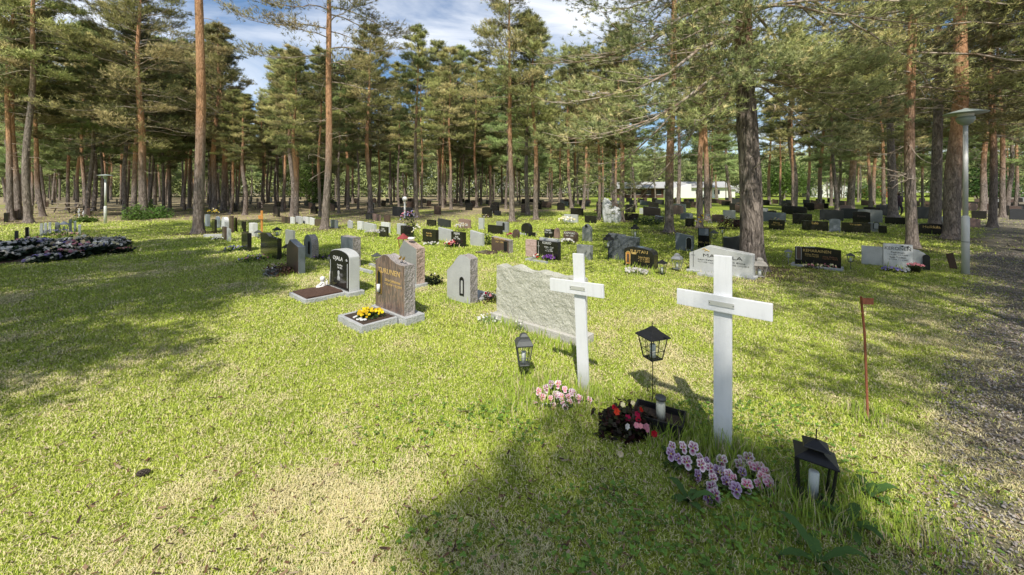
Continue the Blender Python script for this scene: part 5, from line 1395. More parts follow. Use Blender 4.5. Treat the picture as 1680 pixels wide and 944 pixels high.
    tx('long black headstone with a gold line', ('Heikkila', .14, .55, GW))
    tx('glossy black slab', ('Rinne', .14, .55, 'brown_granite'))
    e = made['tall black headstone with a photo panel'][0]; face_box(e, 'photo_panel', 'blue_grey_granite', -e['w'] * .42, e['w'] * .42, e['h'] * .62, e['h'] * .95)
    e = made['dark blue polished headstone with a niche left of the pale wide one'][0]; arch_panel(e, 'niche', 'lantern_black', e['w'] * .3, .05, .14, .32, -.004, .01, .008, 'light_granite')
    e = made['tall grey headstone with a small bell niche'][0]; arch_panel(e, 'niche', 'lantern_black', 0, e['h'] * .74, .11, .12, -.004, .01, .006, 'light_granite')
    e = made['pale low headstone with a dark slit behind the lawn'][0]; face_box(e, 'slit', 'lantern_black', -.02, .04, .08, .34)
    e = made['grey headstone with a framed niche on the right'][0]; arch_panel(e, 'niche', 'light_granite', .1, .12, .16, .26, -.004, .01, .014, 'lantern_black')
    e = made['grey headstone with a small niche beside the slender pine'][0]; arch_panel(e, 'niche', 'lantern_black', .1, .08, .12, .30, -.004, .01)
    e = made['heart shaped black headstone on a grey base'][0]; b = MB(); b.box(-.35, .35, -.04, .2, -.02, .07, bev=.005); b.build('plinth', 'kerb_granite', e)
    flower_clump('red and pink flowers in front of the black headstone with white lettering', 741, 405, .22, .17, ['red', 'pink', 'pink', 'white'], 34, 'flower_bed', 'flowers', leaf=.04, size=1.3)
    flower_clump('dark upright shrub at the right of the plain pale leaning headstone', 798, 402, .20, .38, ['white'], 1, 'shrub', 'shrub', [(.03, .05, .02), (.05, .07, .03)], .05, 380)
    flower_clump('white flowers in front of the rounded reddish headstone', 757, 379, .30, .30, ['white', 'cream'], 34, 'flower_bed', 'flowers', size=2)
    flower_clump('red flowers before the small brown arched headstone', 842, 389, .24, .14, ['red', 'red', 'pink'], 30, 'flower_bed', 'flowers', size=1.5)
    flower_clump('white flowers before the brown angular headstone', 930, 401, .26, .16, ['white'], 30, 'flower_bed', 'flowers', size=1.6)
    flower_clump('white flowers before the pale low slit headstone', 929, 368, .45, .34, ['white', 'cream'], 34, 'flower_bed', 'flowers', size=2.6)
    flower_clump('white flowers on the ground beside the small black and white stones', 612, 388, .34, .22, ['white'], 30, 'flower_bed', 'flowers', size=2)
    flower_clump('white flowers right of the olive black headstone foot', 708, 402, .26, .08, ['white'], 22, 'flower_bed', 'flowers', size=1.4)
    flower_clump('tall dark flowering shrub behind the olive black panel', 671, 376, .40, .75, ['lilac', 'pink'], 30, 'shrub', 'shrub', [(.02, .035, .02), (.04, .06, .03)], .07, 500, size=1.6)
    flower_clump('pale flowers standing between the lantern and the olive black headstone', 683, 398, .16, .55, ['white', 'cream'], 22, 'flower_bed', 'flowers', size=1.3)
    flower_clump('maroon bush left of the big shaded pine', 1196, 376, .45, .52, ['red'], 3, 'shrub', 'shrub', [(.05, .012, .015), (.03, .02, .015)], .07, 600)
    flower_clump('yellow and white lilies above the tall black headstone', 1158, 380, .42, .62, ['yellow', 'white', 'white'], 26, 'flower_bed', 'flowers', size=2.2)
    flower_clump('dark green low plants in the shade left of the stout grey pine', 1062, 368, .9, .32, ['white'], 3, 'planting', 'plants', [(.04, .08, .02), (.06, .11, .03)], .08, 900)
    b_ = gp(1010, 366)
    for (dx, r, h_, lab) in ((0, .34, .52, 'larger white rock of the memorial beside the thin dark pine'), (-.35, .24, .78, 'leaning white rock behind the larger memorial rock')):
        bm = bmesh.new(); bmesh.ops.create_icosphere(bm, subdivisions=4, radius=1)
        for v_ in bm.verts: n_ = mnoise.noise(v_.co * 1.6 + Vector((dx, 2, 0))); v_.co = Vector((v_.co.x * r, v_.co.y * r, v_.co.z * h_)) * (1 + .3 * n_ + .1 * mnoise.noise(v_.co * 5))
        me = bpy.data.meshes.new('rock'); bm.to_mesh(me); bm.free(); me.materials.append(P('light_granite')); o = bpy.data.objects.new('memorial_rock', me); COL.objects.link(o); o.location = (b_[0] + dx, b_[1] + .3, h_ * .6); tag(o, lab, 'rock')
    # brown slanted stone with plate in front
    e, w, h, t = H('brown speckled slanting headstone with a flat slab before it', 806, 835, 842, 416.5, 390, 'slant', 'brown_granite', rough=.01, side='rough_side')
    letters(e, 'MAENPAA', .085, -.02, h * .78, GW); letters(e, '1927 - 1996', .06, -.02, h * .60, GW)
    b = MB(); b.box(-w / 2 - .1, w * .1, -.5, -.12, -.02, .035, bev=.01); b.build('ground_slab', 'brown_granite', e); face_box(e, 'lantern_niche', 'lantern_black', w * .22, w * .40, .05, .30)
    # black panel + pink panel
    e, w, h, t = H('black headstone with white lettering joined to a pink rough panel, violet flowers before it', 880, 915, 920.5, 429, 396.5, 'flat', 'black_granite')
    letters(e, 'KOKKO', .085, 0, h * .80, WL, fit=w * .40); letters(e, 'Veikko Olavi', .05, .06, h * .62, WL); letters(e, '* 6.9.1928', .045, .06, h * .52, WL); letters(e, '+ 2.12.1994', .045, .06, h * .43, WL)
    b = MB(); b.box(-w * .40, -w * .39, -.003, .001, h * .15, h * .9); b.box(-w * .44, -w * .34, -.003, .001, h * .66, h * .675); b.build('engraved_cross', 'white_letters', e)
    o = part('pink_panel', rough_block(.34, h * .92, .10, 'pink_granite', .006, 2, 18), e, (-w / 2 - .185, .02, 0))
    o = part('back_panel', slab_mesh(w * .9, h * 1.05, .09, 'flat', 'light_granite'), e, (-w * .12, t + .03, 0))
    b = MB(); b.box(-w / 2, w / 2 + .02, -.42, -.38, -.02, .05, bev=.005); b.box(-w / 2, -w / 2 + .04, -.379, -.005, -.02, .05, bev=.005); b.build('kerb', 'kerb_granite', e)
    flower_clump('cream flowers on the left of the bed before the black and pink headstone', 885, 424, .20, .10, ['cream', 'white', 'red'], 30, 'flower_bed', 'flowers', leaf=.03)
    flower_clump('vivid purple flowers on the right of the bed before the black and pink headstone', 900, 428, .17, .12, ['purple'], 34, 'flower_bed', 'flowers', leaf=.03, size=1.2)
    # stone with gold letters and shrine lantern
    e, w, h, t = H('dark brown headstone with a rounded shoulder, gold lettering and an arched orange lantern niche', 1024, 1073, 1080, 444, 412, [(0, 1.02), (.12, 1.10), (.32, 1.17), (.6, 1.13), (.85, 1.06), (.95, .98), (1, .82)], 'black_granite')
    letters(e, 'SUUTARI', .088, w * .01, h * .80, GW, fit=w * .58); letters(e, 'Toivo Antero', .05, w * .17, h * .56, GW, fit=w * .38); letters(e, '* 13.9.1933', .045, w * .17, h * .46, GW, fit=w * .38); letters(e, '+ 21.1.2002', .045, w * .17, h * .36, GW, fit=w * .38)
    arch_panel(e, 'niche', 'orange_wood', -w * .36, .07, .095, .26, -.004, .01, .007, 'gold_paint'); face_box(e, 'gold_plate', 'gold_paint', -w * .24, -w * .08, h * .72, h * .82); arch_panel(e, 'niche_shadow', 'brown_granite', -w * .36, .10, .05, .18, -.007, -.004)
    flower_clump('white flowers lying before the gold lettered brown headstone', 1040, 449, .22, .10, ['white'], 26, 'flower_bed', 'flowers', LG_, .03, size=1.5)
    flower_clump('second white flower cluster before the gold lettered brown headstone', 1056, 450, .13, .08, ['white'], 14, 'flower_bed', 'flowers', LG_, .03, size=1.4)
    e, w, h, t = H('cloudy blue-grey polished headstone of two joined slabs behind the brown gold lettered one', 997, 1045, 1050, 431, 385, [(0, 1.0), (.52, .97), (.53, .93), (1, .90)], 'streaked_blue')
    lantern('black lantern at the left side of the cloudy blue-grey headstone', *gp(998, 430), .33, .20, .17, 'dome', 'lantern_black', small=True, stake=.34)
    lantern('black lantern at the right shoulder of the cloudy blue-grey headstone', *gp(1042, 424), .50, .17, .2, 'dome', 'lantern_black', small=True, stake=.5)
    lantern('black lantern with a white candle right of the gold lettered headstone', *gp(1086, 452), .03, .16, .2, 'pagoda', 'lantern_black', small=True, stake=.03)
    lantern('silver grey lantern between the gold lettered headstone and the wide pale one', *gp(1111, 446), .06, .19, .19, 'dome', 'lantern_silver', small=True, stake=.08)
    e, w, h, t = H('wide pale granite headstone with dark lettering and an engraved cross behind the larger cross', 1131, 1234.5, 1241, 458.5, 417.5, [(0, .86), (.3, 1.21), (.36, 1.2), (.99, 1.0), (1, .98)], 'light_granite')
    letters(e, 'MATTALA', .088, w * .04, h * .70, DL, fit=w * .62); letters(e, 'Lauri Kalervo', .045, -w * .20, h * .54, DL, fit=w * .30); letters(e, '* 3.11.1929  + 6.2.2004', .036, -w * .19, h * .44, DL, fit=w * .32); letters(e, 'Aili Elina', .045, w * .27, h * .54, DL, fit=w * .26); letters(e, '* 8.1.1932  + 5.12.2014', .036, w * .28, h * .44, DL, fit=w * .34)
    b = MB(); b.box(-w * .435, -w * .428, -.003, .001, h * .2, h * .92); b.box(-w * .465, -w * .40, -.003, .001, h * .72, h * .735); b.build('engraved_cross', 'dark_letters', e)
    b = MB(); b.tube([(-w * .28, -.003, h * 1.0), (-w * .24, -.003, h * 1.06), (-w * .2, -.003, h * .99)], .008, 4); b.tube([(-w * .24, -.003, h * .94), (-w * .2, -.003, h * 1.0), (-w * .16, -.003, h * .95)], .008, 4); b.build('gold_birds', 'gold_paint', e)
    b = MB(); b.box(-w / 2 - .05, w / 2 + .05, -.06, t + .05, -.03, .035, bev=.006); b.box(-w * .28, w * .05, -.34, -.07, -.03, .05, bev=.006); b.build('plinth', 'kerb_granite', e)
    lantern('weathered grey wooden lantern at the right end of the wide pale headstone', *gp(1246, 455), .02, .24, .20, 'dome', 'lantern_wood', small=True, rz=R(-20))
    lantern('cup shaped lantern on a stake left of the curved blue-black headstone', *gp(1171, 412), .34, .2, .14, 'pagoda', 'lantern_grey', small=True, stake=.34, cand=False)
    lantern('dark lantern at the left shoulder of the curved blue-black headstone', *gp(1185, 414), .50, .14, .12, 'pagoda', 'lantern_black', small=True, stake=.5)
    # black wide stone with lanterns on stakes
    e, w, h, t = H('wide black headstone with pale lettering between two staked lanterns', 1304, 1380, None, 441.5, 410.5, [(0, 1.03), (.1, 1.035), (.45, 1.09), (.75, 1.05), (1, 1.0)], 'black_granite', t=.14)
    letters(e, 'KEMARAINEN', .082, -w * .01, h * .76, GW, fit=w * .60); letters(e, 'Esko Ensio', .045, -w * .12, h * .60, GW, fit=w * .3); letters(e, '* 1.3.1938 + 4.5.2009', .04, -w * .12, h * .50, GW, fit=w * .3); letters(e, 'Irma Helena', .045, w * .27, h * .53, 'bronze', fit=w * .3); letters(e, '* 2.6.1940 + 7.8.2018', .04, w * .27, h * .43, 'bronze', fit=w * .32)
    arch_panel(e, 'niche', 'brown_granite', -w * .41, .12, .09, .28, -.004, .01, .006, 'light_granite')
    b = MB(); b.box(-w / 2 - .04, w / 2 + .04, -.32, -.28, -.02, .05, bev=.005); b.box(-w / 2 - .04, -w / 2, -.279, -.002, -.02, .05); b.box(w / 2, w / 2 + .04, -.279, -.002, -.02, .05); b.build('kerb', 'kerb_granite', e)
    flower_clump('sparse dusky flowers along the foot of the wide black headstone', 1338, 441, .34, .09, ['pink', 'cream'], 24, 'flower_bed', 'flowers', [(.04, .05, .02), (.10, .08, .04)], .03, ry=.12)
    flower_clump('pink flowers at the right foot of the wide black headstone', 1362, 442, .12, .10, ['pink', 'cream'], 12, 'flower_bed', 'flowers', leaf=.03)
    lantern('pale lantern on a thin stake left of the wide black headstone', *gp(1293.5, 434), .16, .14, .12, 'pagoda', 'lantern_silver', small=True, stake=.16)
    lantern('dark lantern on a thin stake right of the wide black headstone', *gp(1395.5, 443), .17, .14, .12, 'pagoda', 'lantern_grey', small=True, stake=.18)
    # double stone
    e, w, h, t = H('grey rounded centre stone flanked by two low black panels on the right', 1360, 1379, 1381, 381, 359, 'low', 'blue_grey_granite')
    c1 = part('left_panel', slab_mesh(.85, h * .74, .1, 'flat', 'black_granite'), e, (-w / 2 - .44, .02, 0)); c2 = part('right_panel', slab_mesh(.85, h * .74, .1, 'flat', 'black_granite'), e, (w / 2 + .44, .02, 0))
    letters(e, 'Salo', .14, -w / 2 - .44, h * .5, GW, y=.015); letters(e, 'Virtanen', .10, w / 2 + .44, h * .55, GW, y=.015)
    # pale stepped stone
    e, w, h, t = H('pale stepped headstone with dark lettering and two engraved birds, lilac flowers before it', 1449, 1497.5, None, 442, 401.5, 'flat', 'white_granite', t=.12)
    letters(e, 'KERONEN', .095, 0, h * .73, DL, fit=w * .88); letters(e, 'Pauli Ilmari', .046, 0, h * .60, DL); letters(e, '* 3.4.1941  + 9.9.2006', .034, 0, h * .51, DL); letters(e, 'Raija Tuulikki', .046, 0, h * .40, DL); letters(e, '* 5.7.1944  + 1.2.2019', .034, 0, h * .31, DL)
    b = MB()
    for dx, dz in ((w * .15, h * .89), (w * .33, h * .88)): b.add([(dx - .045, -.003, dz), (dx, -.003, dz + .016), (dx + .02, -.003, dz + .03), (dx + .015, -.003, dz + .008), (dx + .045, -.003, dz), (dx + .01, -.003, dz - .008), (dx - .005, -.003, dz - .024), (dx - .012, -.003, dz - .004)], [tuple(range(8))])
    b.build('engraved_birds', 'dark_letters', e)
    part('left_wing', slab_mesh(.34, h * .80, .10, 'flat', 'light_granite'), e, (-w / 2 - .172, .02, 0)); part('right_wing', slab_mesh(.22, h * .80, .10, [(0, 1), (.4, .96), (.8, .82), (1, .66)], 'light_granite'), e, (w / 2 + .112, .02, 0))
    arch_panel(e, 'lantern_niche', 'lantern_black', w / 2 + .19, .02, .10, .30, -.03, .02)
    flower_clump('lilac flowers at the foot of the pale stepped headstone', 1462, 446, .17, .09, ['lilac', 'lilac', 'blue'], 44, 'flower_bed', 'flowers', leaf=.03)
    flower_clump('white flowers between the lilac and the pink ones', 1487, 448, .09, .08, ['white'], 22, 'flower_bed', 'flowers', leaf=.03)
    x, y = gp(1502, 448); e = empty('flower_pot', (x, y, 0), 0, 'dark pot of pink flowers at the right of the pale stepped headstone', 'pot'); b = MB(); b.lathe([(.06, 0), (.09, .12), (.095, .125), (.08, .12)], 14); b.build('pot', 'black_plastic', e, True)
    flower_clump('pink flowers growing in the dark pot', 0, 0, .14, .07, ['pink'], 34, 'pot_flowers', 'flowers', xy=(x, y), z=.11, leaf=.03)
    # leaning old plank
    x, y = gp(1565, 442); e = empty('marker_board', (x, y, 0), R(-40), 'dark weathered wooden board leaning in the grass left of the lamp post', 'board'); e.rotation_euler = (0, R(-12), R(-20)); b = MB(); b.box(-.055, .055, -.012, .012, -.03, .33, bev=.003); b.build('board', 'old_plank', e)
    TALL.append((1040 / F * 0 + gp(1052, 446)[0], 7.6, .5, .6))

# small, hard to tell apart stones in the deeper rows
def far_stones():
    rr = random.Random(17); mats = ['black_granite'] * 4 + ['dark_granite'] * 3 + ['brown_granite'] * 3 + ['grey_granite', 'light_granite', 'blue_grey_granite', 'red_granite']
    protos = []
    for i in range(14):
        w = rr.uniform(.55, 1.25); h = rr.uniform(.42, .72) ; pr = rr.choice(['flat', 'low', 'slant', 'arch', 'curve', 'chip', 'shoulder'])
        protos.append((slab_mesh(w, h, .14, pr, mats[i]), i, w, h))
    ux, uy = UX, UY; pts = []
    # rows run along the face direction, 4.6 m apart
    def put(n, d0, d1, r0, r1, lab, grp, dark=.0):
        c = 0; tries = 0
        while c < n and tries < 6000:
            tries += 1
            D = rr.uniform(d0, d1); r = rr.uniform(r0, r1); x, y = r * D, D
            # snap on to rows
            k = (x * BX + y * BY); row = round(k / 2.7) * 2.7 + rr.uniform(-.15, .15); x += (row - k) * BX; y += (row - k) * BY
            if y < d0 - .5: continue
            if any((x - a) ** 2 + (y - b) ** 2 < 1.25 for a, b in pts): continue
            pts.append((x, y)); c += 1
            me, i, w, h = rr.choice(protos[:10] if rr.random() < dark else protos)
            e = empty('headstone', (x, y, -.02), YAW + rr.uniform(-.04, .04), lab, 'headstone', grp); part('slab', me, e); 
            if rr.random() < .12:
                V = leaf_cloud(60, .25, .25, .25, .12, [(.5, .5, .45), (.4, .2, .2), (.1, .16, .05), (.5, .42, .1)], seed=c); obj_np('flowers', V[0], V[1], V[2], 'leaves', V[3], parent=e).location = (rr.uniform(-.3, .3), -.3, 0)
    put(64, 23.5, 60, -.12, .62, 'small dark headstone in the crowded rows behind the middle of the lawn', 'far rows behind the middle', .45)
    put(62, 18.5, 58, .62, 1.36, 'dark headstone in the shaded rows under the right hand pines', 'shaded rows on the right', .6)
    put(44, 24, 60, -.72, -.14, 'small headstone in the rows by the sandy path left of centre', 'rows by the sandy path', .4)
    put(24, 20, 50, -1.36, -1.02, 'small grey headstone in the shade of the far left wood', 'stones in the left wood', .5)
    put(10, 26, 50, -1.0, -.72, 'small headstone beside the sandy clearing on the left', 'stones by the left clearing', .5)

def lamp_post(label, x, y, Htot, r1=.055, hat=.30):
    e = empty('lamp_post', (x, y, 0), 0, label, 'street lamp'); k = Htot / 3.2
    b = MB(); b.lathe([(r1 * 1.02, -.05), (r1 * 1.02, 1.10 * k), (r1 * .75, 1.13 * k)], 18); b.build('lower_pole', 'lamp_paint', e, True)
    b = MB(); b.lathe([(r1 * .70, 1.12 * k), (r1 * .62, Htot - .30 * k)], 16); b.build('upper_pole', 'lamp_paint', e, True)
    b = MB(); b.lathe([(r1 * 1.06, .62 * k), (r1 * 1.06, .63 * k)], 16); b.build('band', 'lantern_grey', e)
    z = Htot - .33 * k; b = MB(); b.lathe([(.04 * k, z), (.10 * k, z + .05 * k), (.125 * k, z + .10 * k), (.13 * k, z + .16 * k), (.10 * k, z + .17 * k)], 20); b.build('lamp_body', 'lamp_hat', e, True)
    b = MB(); b.lathe([(.105 * k, z + .165 * k), (.115 * k, z + .22 * k), (.10 * k, z + .24 * k)], 20); b.build('lamp_glass', 'wax_white', e, True)
    b = MB(); b.lathe([(hat * k, z + .225 * k), (hat * k, z + .235 * k), (hat * .55 * k, z + .285 * k), (.06 * k, z + .31 * k), (.02 * k, z + .33 * k)], 28); b.build('lamp_hat', 'lamp_hat', e, True)
    return e

def mound():
    # grave mound heaped with funeral wreaths
    cx_, cy_ = -12.6, 9.7
    bm = bmesh.new(); bmesh.ops.create_grid(bm, x_segments=60, y_segments=60, size=1)
    for v_ in bm.verts:
        x, y = v_.co.x, v_.co.y; q = max(0, 1 - (x * x + y * y)); v_.co = Vector((x * 2.15, y * 2.0, -.03 + .20 * q ** .6 + .03 * mnoise.noise(Vector((x * 6, y * 6, 0))) * q))
    me = bpy.data.meshes.new('mound'); bm.to_mesh(me); bm.free(); me.materials.append(P('soil')); o = bpy.data.objects.new('grave_mound', me); COL.objects.link(o); o.location = (cx_, cy_, 0)
    for p in me.polygons: p.use_smooth = True
    tag(o, 'low dark earth mound at the left edge under the heap of funeral wreaths', 'mound')
    rr = random.Random(8); kinds = [['white', 'white', 'cream'], ['white', 'white', 'lilac'], ['white'], ['cream', 'white', 'pink'], ['white', 'white', 'white', 'blue']]
    protos = []
    for i in range(5):
        V = leaf_cloud(420, .34, .30, .14, .085, [(.018, .035, .018), (.03, .05, .025), (.012, .022, .012)], seed=50 + i)
        fo = mesh_np('foliage', V[0], V[1], V[2], 'leaves', V[3]); b = MB()
        for _ in range(34):
            a = rr.random() * 6.28; q = rr.random() ** .6; M = Matrix.Translation((math.cos(a) * q * .30, math.sin(a) * q * .26, .12 * math.sqrt(1 - q * q * .8) + .03)) @ Matrix.Rotation(rr.uniform(-1.4, -.3), 4, 'X') @ Matrix.Rotation(rr.random() * 6, 4, 'Y') @ Matrix.Scale(rr.uniform(1.5, 3.0), 4)
            src = blossom(rr.choice(kinds[i]), 0); base = len(b.v); b.v += [tuple(M @ q_.co) for q_ in src.vertices]; b.f += [tuple(j + base for j in p.vertices) for p in src.polygons]; b.c += [tuple(d.color)[:3] for d in src.attributes['tint'].data]
        protos.append((fo, b.mesh('blossoms', 'petals')))
    placed = 0
    while placed < 72:
        x, y = rr.uniform(-1, 1), rr.uniform(-1, 1)
        if x * x + y * y > .95: continue
        q = 1 - x * x - y * y; z = .19 * q ** .6 - .05
        e = empty('funeral_wreath', (cx_ + x * 2.5, cy_ + y * 2.1, z), rr.random() * 6.28, 'funeral wreath of pale flowers and dark fir in the heap at the left edge', 'wreath', 'wreaths heaped on the grave mound')
        fo, bl = protos[placed % 5]; part('foliage', fo, e); part('blossoms', bl, e); e.scale = (rr.uniform(.8, 1.25),) * 3; e.rotation_euler = (rr.uniform(-.2, .35), rr.uniform(-.25, .25), rr.random() * 6.28); placed += 1

def buildings():
    e = empty('low_building', (38.6, 92, 0), R(-4), 'long low white hall with a grey gabled roof behind the pines on the right', 'building')
    b = MB(); b.box(-.5, 13, 0, 8, 0, 2.6); b.build('wall', 'wall_white', e)
    b = MB(); b.box(-13, -.51, .5, 8, 0, 2.35); b.build('brick_wall', 'wall_brown', e)
    b = MB(); b.add([(-14, -.6, 2.36), (13.6, -.6, 2.62), (13.6, 4, 4.0), (-14, 4, 3.9), (-14, 8.6, 2.36), (13.6, 8.6, 2.62), (-14, -.6, 2.2), (13.6, -.6, 2.45)], [(0, 1, 2, 3), (3, 2, 5, 4), (6, 7, 1, 0)]); b.build('roof', 'roof_grey', e)
    b = MB(); b.add([(-2.2, -.7, 0), (3.9, -.7, 0), (3.9, -.7, 3.3), (-2.2, -.7, 1.9), (-2.2, 2, 0), (3.9, 2, 0), (3.9, 2, 3.3), (-2.2, 2, 1.9)], [(0, 1, 2, 3), (7, 6, 5, 4), (0, 3, 7, 4), (1, 5, 6, 2), (3, 2, 6, 7)]); b.build('white_gable', 'wall_white', e)
    for x in (-11, -8.6, -6.2, -3.8): 
        b = MB(); b.box(x, x + 1.1, .44, .49, .8, 1.9); f = b.build('window', 'window_dark', e); b = MB(); b.box(x - .05, x + 1.15, .40, .435, .72, .79); b.build('sill', 'wall_white', f)
    for x in (5.2, 9.4):
        b = MB(); b.box(x, x + 1.3, -.05, -.003, .9, 1.9); f = b.build('window', 'window_dark', e)
    b = MB(); b.box(-5, 20, 0, 5, 0, 2.5); 
    e = empty('low_building', (51, 100, 0), R(0), 'white annex continuing right of the hall behind the trunks', 'building')
    b = MB(); b.box(-4, 7, 0, 6, 0, 2.1); b.build('wall', 'wall_white', e); b = MB(); b.add([(-4.5, -.5, 2.11), (7.5, -.5, 2.11), (7.5, 3, 2.9), (-4.5, 3, 2.9), (7.5, 6.5, 2.1), (-4.5, 6.5, 2.1)], [(0, 1, 2, 3), (3, 2, 4, 5)]); b.build('roof', 'roof_grey', e)
    for x in (-2.5, 3.5): b = MB(); b.box(x, x + 1.4, -.05, -.003, .9, 1.8); b.build('window', 'window_dark', e)
    for (x, y, w, h, mt, lab) in ((83, 100, 4.5, 2.7, 'wall_white', 'white house glimpsed far behind the right hand pines'), (93, 98, 3.2, 2.2, 'wall_red', 'small red house glimpsed far behind the right hand pines')):
        e = empty('house', (x, y, 0), R(-20), lab, 'house'); b = MB(); b.box(-w, w, 0, 6, 0, h); b.add([(-w, 0, h), (w, 0, h), (0, 0, h + 1.4), (-w, 6, h), (w, 6, h), (0, 6, h + 1.4)], [(0, 1, 2), (3, 5, 4)]); b.build('wall', mt, e)
        b = MB(); b.add([(-w - .3, -.3, h - .12), (0, -.3, h + 1.47), (0, 6.3, h + 1.47), (-w - .3, 6.3, h - .12), (w + .3, -.3, h - .12), (w + .3, 6.3, h - .12)], [(0, 1, 2, 3), (1, 4, 5, 2)]); b.build('roof', 'roof_grey', e)
        for xx in (-w * .6, w * .3): b = MB(); b.box(xx, xx + .9, -.05, -.004, .9, 1.9); b.build('window', 'window_dark', e)

def person():
    x, y = gp(1476, 355)
    e = empty('person', (x, y, 0), R(200), 'person in dark clothes walking between the pines on the right', 'person')
    def skin(name, pts, edges, rad, mat, lv=1):
        me = bpy.data.meshes.new(name); me.from_pydata(pts, edges, []); o = bpy.data.objects.new(name, me); COL.objects.link(o)
        md = o.modifiers.new('skin', 'SKIN'); ly = me.skin_vertices[0] if me.skin_vertices else None
        for i, r in enumerate(rad): me.skin_vertices[0].data[i].radius = r if isinstance(r, tuple) else (r, r)
        me.skin_vertices[0].data[0].use_root = True
        sb = o.modifiers.new('sub', 'SUBSURF'); sb.levels = lv; sb.render_levels = lv
        dg = bpy.context.evaluated_depsgraph_get(); m2 = bpy.data.meshes.new_from_object(o.evaluated_get(dg)); bpy.data.objects.remove(o)
        m2.materials.clear(); m2.materials.append(P(mat)); 
        for p in m2.polygons: p.use_smooth = True
        return m2
    pts = [(0, 0, .86), (0, 0, 1.05), (0, .01, 1.28), (0, 0, 1.40), (0, -.02, 1.47), (0, -.03, 1.56),
           (-.09, 0, .82), (-.10, .10, .45), (-.10, .02, .08), (-.10, -.10, .04), (.09, 0, .82), (.10, -.12, .46), (.10, -.20, .08), (.10, -.32, .05),
           (-.19, 0, 1.34), (-.25, .05, 1.08), (-.23, -.08, .88), (.19, 0, 1.34), (.25, -.02, 1.08), (.23, -.16, .90)]
    ed = [(0, 1), (1, 2), (2, 3), (3, 4), (4, 5), (0, 6), (6, 7), (7, 8), (8, 9), (0, 10), (10, 11), (11, 12), (12, 13), (2, 14), (14, 15), (15, 16), (2, 17), (17, 18), (18, 19)]
    rd = [(.15, .11), (.13, .10), (.16, .11), .055, .075, .085, .085, .06, .042, .03, .085, .06, .042, .03, .055, .042, .03, .055, .042, .03]
    part('body', skin('body', pts, ed, rd, 'cloth_dark', 2), e)
    jp = [(0, 0, .80), (0, 0, 1.05), (0, .01, 1.27), (0, 0, 1.40), (-.20, 0, 1.34), (-.26, .05, 1.08), (-.24, -.07, .90), (.20, 0, 1.34), (.26, -.02, 1.08), (.24, -.15, .92)]
    part('jacket', skin('jacket', jp, [(0, 1), (1, 2), (2, 3), (2, 4), (4, 5), (5, 6), (2, 7), (7, 8), (8, 9)], [(.19, .15), (.16, .13), (.18, .13), .06, .07, .056, .05, .07, .056, .05], 'cloth_plum', 2), e)
    b = MB(); b.lathe([(.001, 1.44), (.06, 1.47), (.082, 1.52), (.084, 1.57), (.06, 1.625), (.001, 1.645)], 14, Matrix.Translation((0, -.04, 0))); b.tube([(0, -.12, 1.55), (0, -.142, 1.53), (0, -.12, 1.52)], [.008, .012, .009], 6); b.build('head', 'skin', e, True)
    b = MB(); b.lathe([(.088, 1.50), (.097, 1.56), (.075, 1.635), (.03, 1.665), (.001, 1.668)], 14, Matrix.Translation((0, -.015, 0))); b.build('hair', 'hair', e, True)
    e.scale = (.93,) * 3

def bench(label, px, py, rz):
    x, y = gp(px, py); e = empty('picnic_table', (x, y, 0), rz, label, 'table')
    b = MB(); [b.box(-.9, .9, -.36 + i * .15, -.23 + i * .15, .72, .755) for i in range(5)]; b.build('tabletop', 'bench_wood', e)
    for s_ in (-1, 1):
        b = MB(); b.box(-.9, .9, s_ * .72 - .13, s_ * .72 + .13, .43, .46); b.build('seat', 'bench_wood', e)
        b = MB(); b.box(s_ * .62 - .04, s_ * .62 + .04, -.8, .8, .36, .425); b.tube([(s_ * .62, -.25, .71), (s_ * .62, -.62, 0)], .045, 4); b.tube([(s_ * .62, .25, .71), (s_ * .62, .62, 0)], .045, 4); b.build('leg_frame', 'bench_wood', e)

simple('bronze', (.30, .13, .06), .5)
simple('gold_letter', (.72, .50, .18), .45, .2)
simple('lantern_red', (.28, .05, .045), .5, .1, var=.2)
simple('lantern_wood', (.30, .28, .25), .8, 0, var=.3)
m, t = newmat('streaked_blue'); v = coords(t, scale=(1, 1, .8)); f = noise(t, v, 5, 6, .6, 2.4)
principled(t, ramp(t, f, [(.34, (.035, .042, .05)), (.48, (.12, .135, .15)), (.56, (.06, .07, .08)), (.7, (.30, .33, .36))]), .22)

near_scene(); rows(); far_stones(); mound(); buildings(); person()
lamp_post('white lamp post with a flat round hat at the right side of the lawn', *gp(1584, 450), 3.2)
x, y = gp(173, 367); lamp_post('pale lamp post with a flat hat far off on the left by the wood', x, y, 2.45, .06, .40)
x, y = gp(664, 358)
e = empty('lamp_post', (x, y, 0), 0, 'short white bollard light with a round globe behind the reddish headstones', 'path light'); b = MB(); b.lathe([(.05, 0), (.05, 1.0)], 10); b.build('post', 'wall_white', e); b = MB(); b.lathe([(.05, 1.0), (.13, 1.06), (.15, 1.15), (.10, 1.26), (.01, 1.29)], 14); b.build('globe', 'wax_white', e, True)
bench('weathered wooden picnic table in the wood at the far left', 118, 350, R(10))
bench('small wooden picnic table far off by the sandy path left of the lone pine', 412, 338, R(30))
forest()
build_ground(); build_road()
build_grass(1050000, 1.28, 9.0, .0034, .029, 'lawn_grass', 'short green lawn grass mixed with dry straw blades and taller tufts')
build_grass(230000, 8.0, 32.0, .0055, .034, 'distant_lawn_grass', 'short green lawn grass around the farther headstones')
build_weeds(1700)
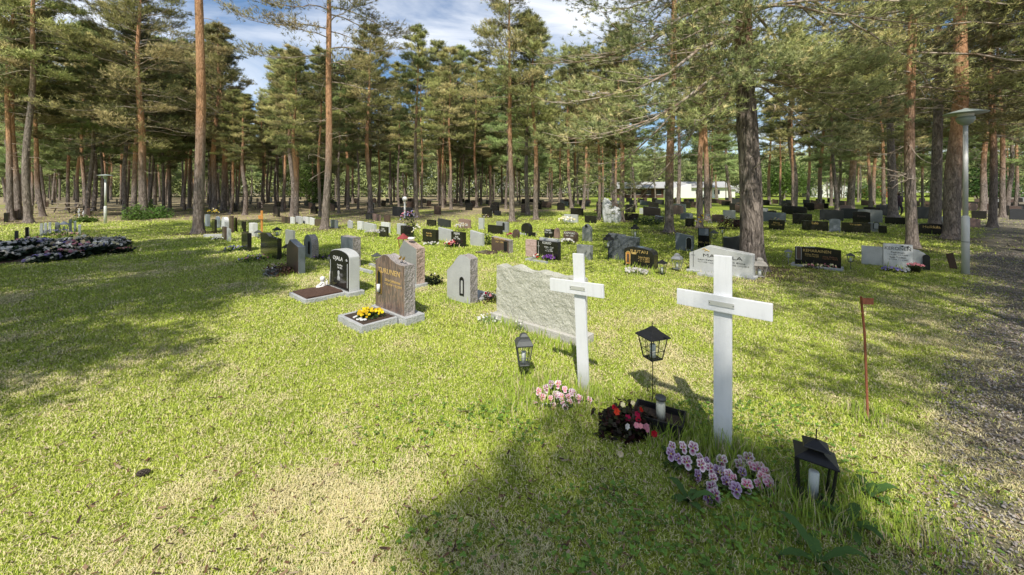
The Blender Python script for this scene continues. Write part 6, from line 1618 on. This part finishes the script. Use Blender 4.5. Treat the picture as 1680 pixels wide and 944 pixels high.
def debris(N):
    rg = np.random.default_rng(12); D = 1.35 * (9 / 1.35) ** rg.random(N); X = (rg.random(N) * 2 - 1) * 1.4 * D; a = rg.random(N) * 6.283
    L_ = .012 + .03 * rg.random(N); w = .0015 + .004 * rg.random(N); z = .012 + .018 * rg.random(N)
    d = np.stack([np.cos(a), np.sin(a), rg.normal(size=N) * .15], -1); q = np.stack([-np.sin(a), np.cos(a), rg.normal(size=N) * .3], -1)
    p = np.stack([X, D, z], -1); V = np.stack([p - q * w[:, None], p + q * w[:, None], p + d * L_[:, None] + q * w[:, None], p + d * L_[:, None] - q * w[:, None]], 1).reshape(-1, 3)
    col = np.array([[.16, .09, .05], [.30, .20, .12], [.07, .045, .03], [.42, .33, .22]])[rg.integers(0, 4, N)]
    o = obj_np('fallen_litter', V, np.arange(4 * N), np.full(N, 4), 'grass_blades', np.repeat(col, 4, 0)); tag(o, 'fallen bark flakes, twigs and old leaves scattered in the grass', 'litter', None, 'stuff')
debris(5200)
def pebbles(N):
    rg = np.random.default_rng(31); D = 1.3 * (10 / 1.3) ** rg.random(N); e_ = 2.1 + 1.22 * (D - 2.08); X = e_ + .1 + 2.2 * rg.random(N) ** 1.1; k = (rg.random(N) < road_mask(X, D)) & (X < 1.5 * D + .6); X, D = X[k], D[k]; N = len(X)
    s = (.003 + .008 * rg.random(N) ** 2) * (D / 2) ** .4
    oc = np.array([[1, 0, 0], [0, 1, 0], [-1, 0, 0], [0, -1, 0], [0, 0, .7], [0, 0, -.7]]); fc = np.array([[0, 1, 4], [1, 2, 4], [2, 3, 4], [3, 0, 4], [1, 0, 5], [2, 1, 5], [3, 2, 5], [0, 3, 5]])
    V = np.stack([X, D, .014 + s * .3], -1)[:, None, :] + oc[None] * s[:, None, None] * (.7 + .6 * rg.random((N, 6, 1)))
    col = np.array([[.34, .31, .28], [.48, .44, .39], [.22, .20, .18], [.42, .34, .28]])[rg.integers(0, 4, N)]
    fl = (fc[None] + np.arange(N)[:, None, None] * 6).ravel(); o = obj_np('gravel_stones', V.reshape(-1, 3), fl, np.full(8 * N, 3), 'grass_blades', np.repeat(col, 6, 0)); tag(o, 'loose grey gravel at the worn edge of the road', 'gravel', None, 'stuff')
pebbles(26000)
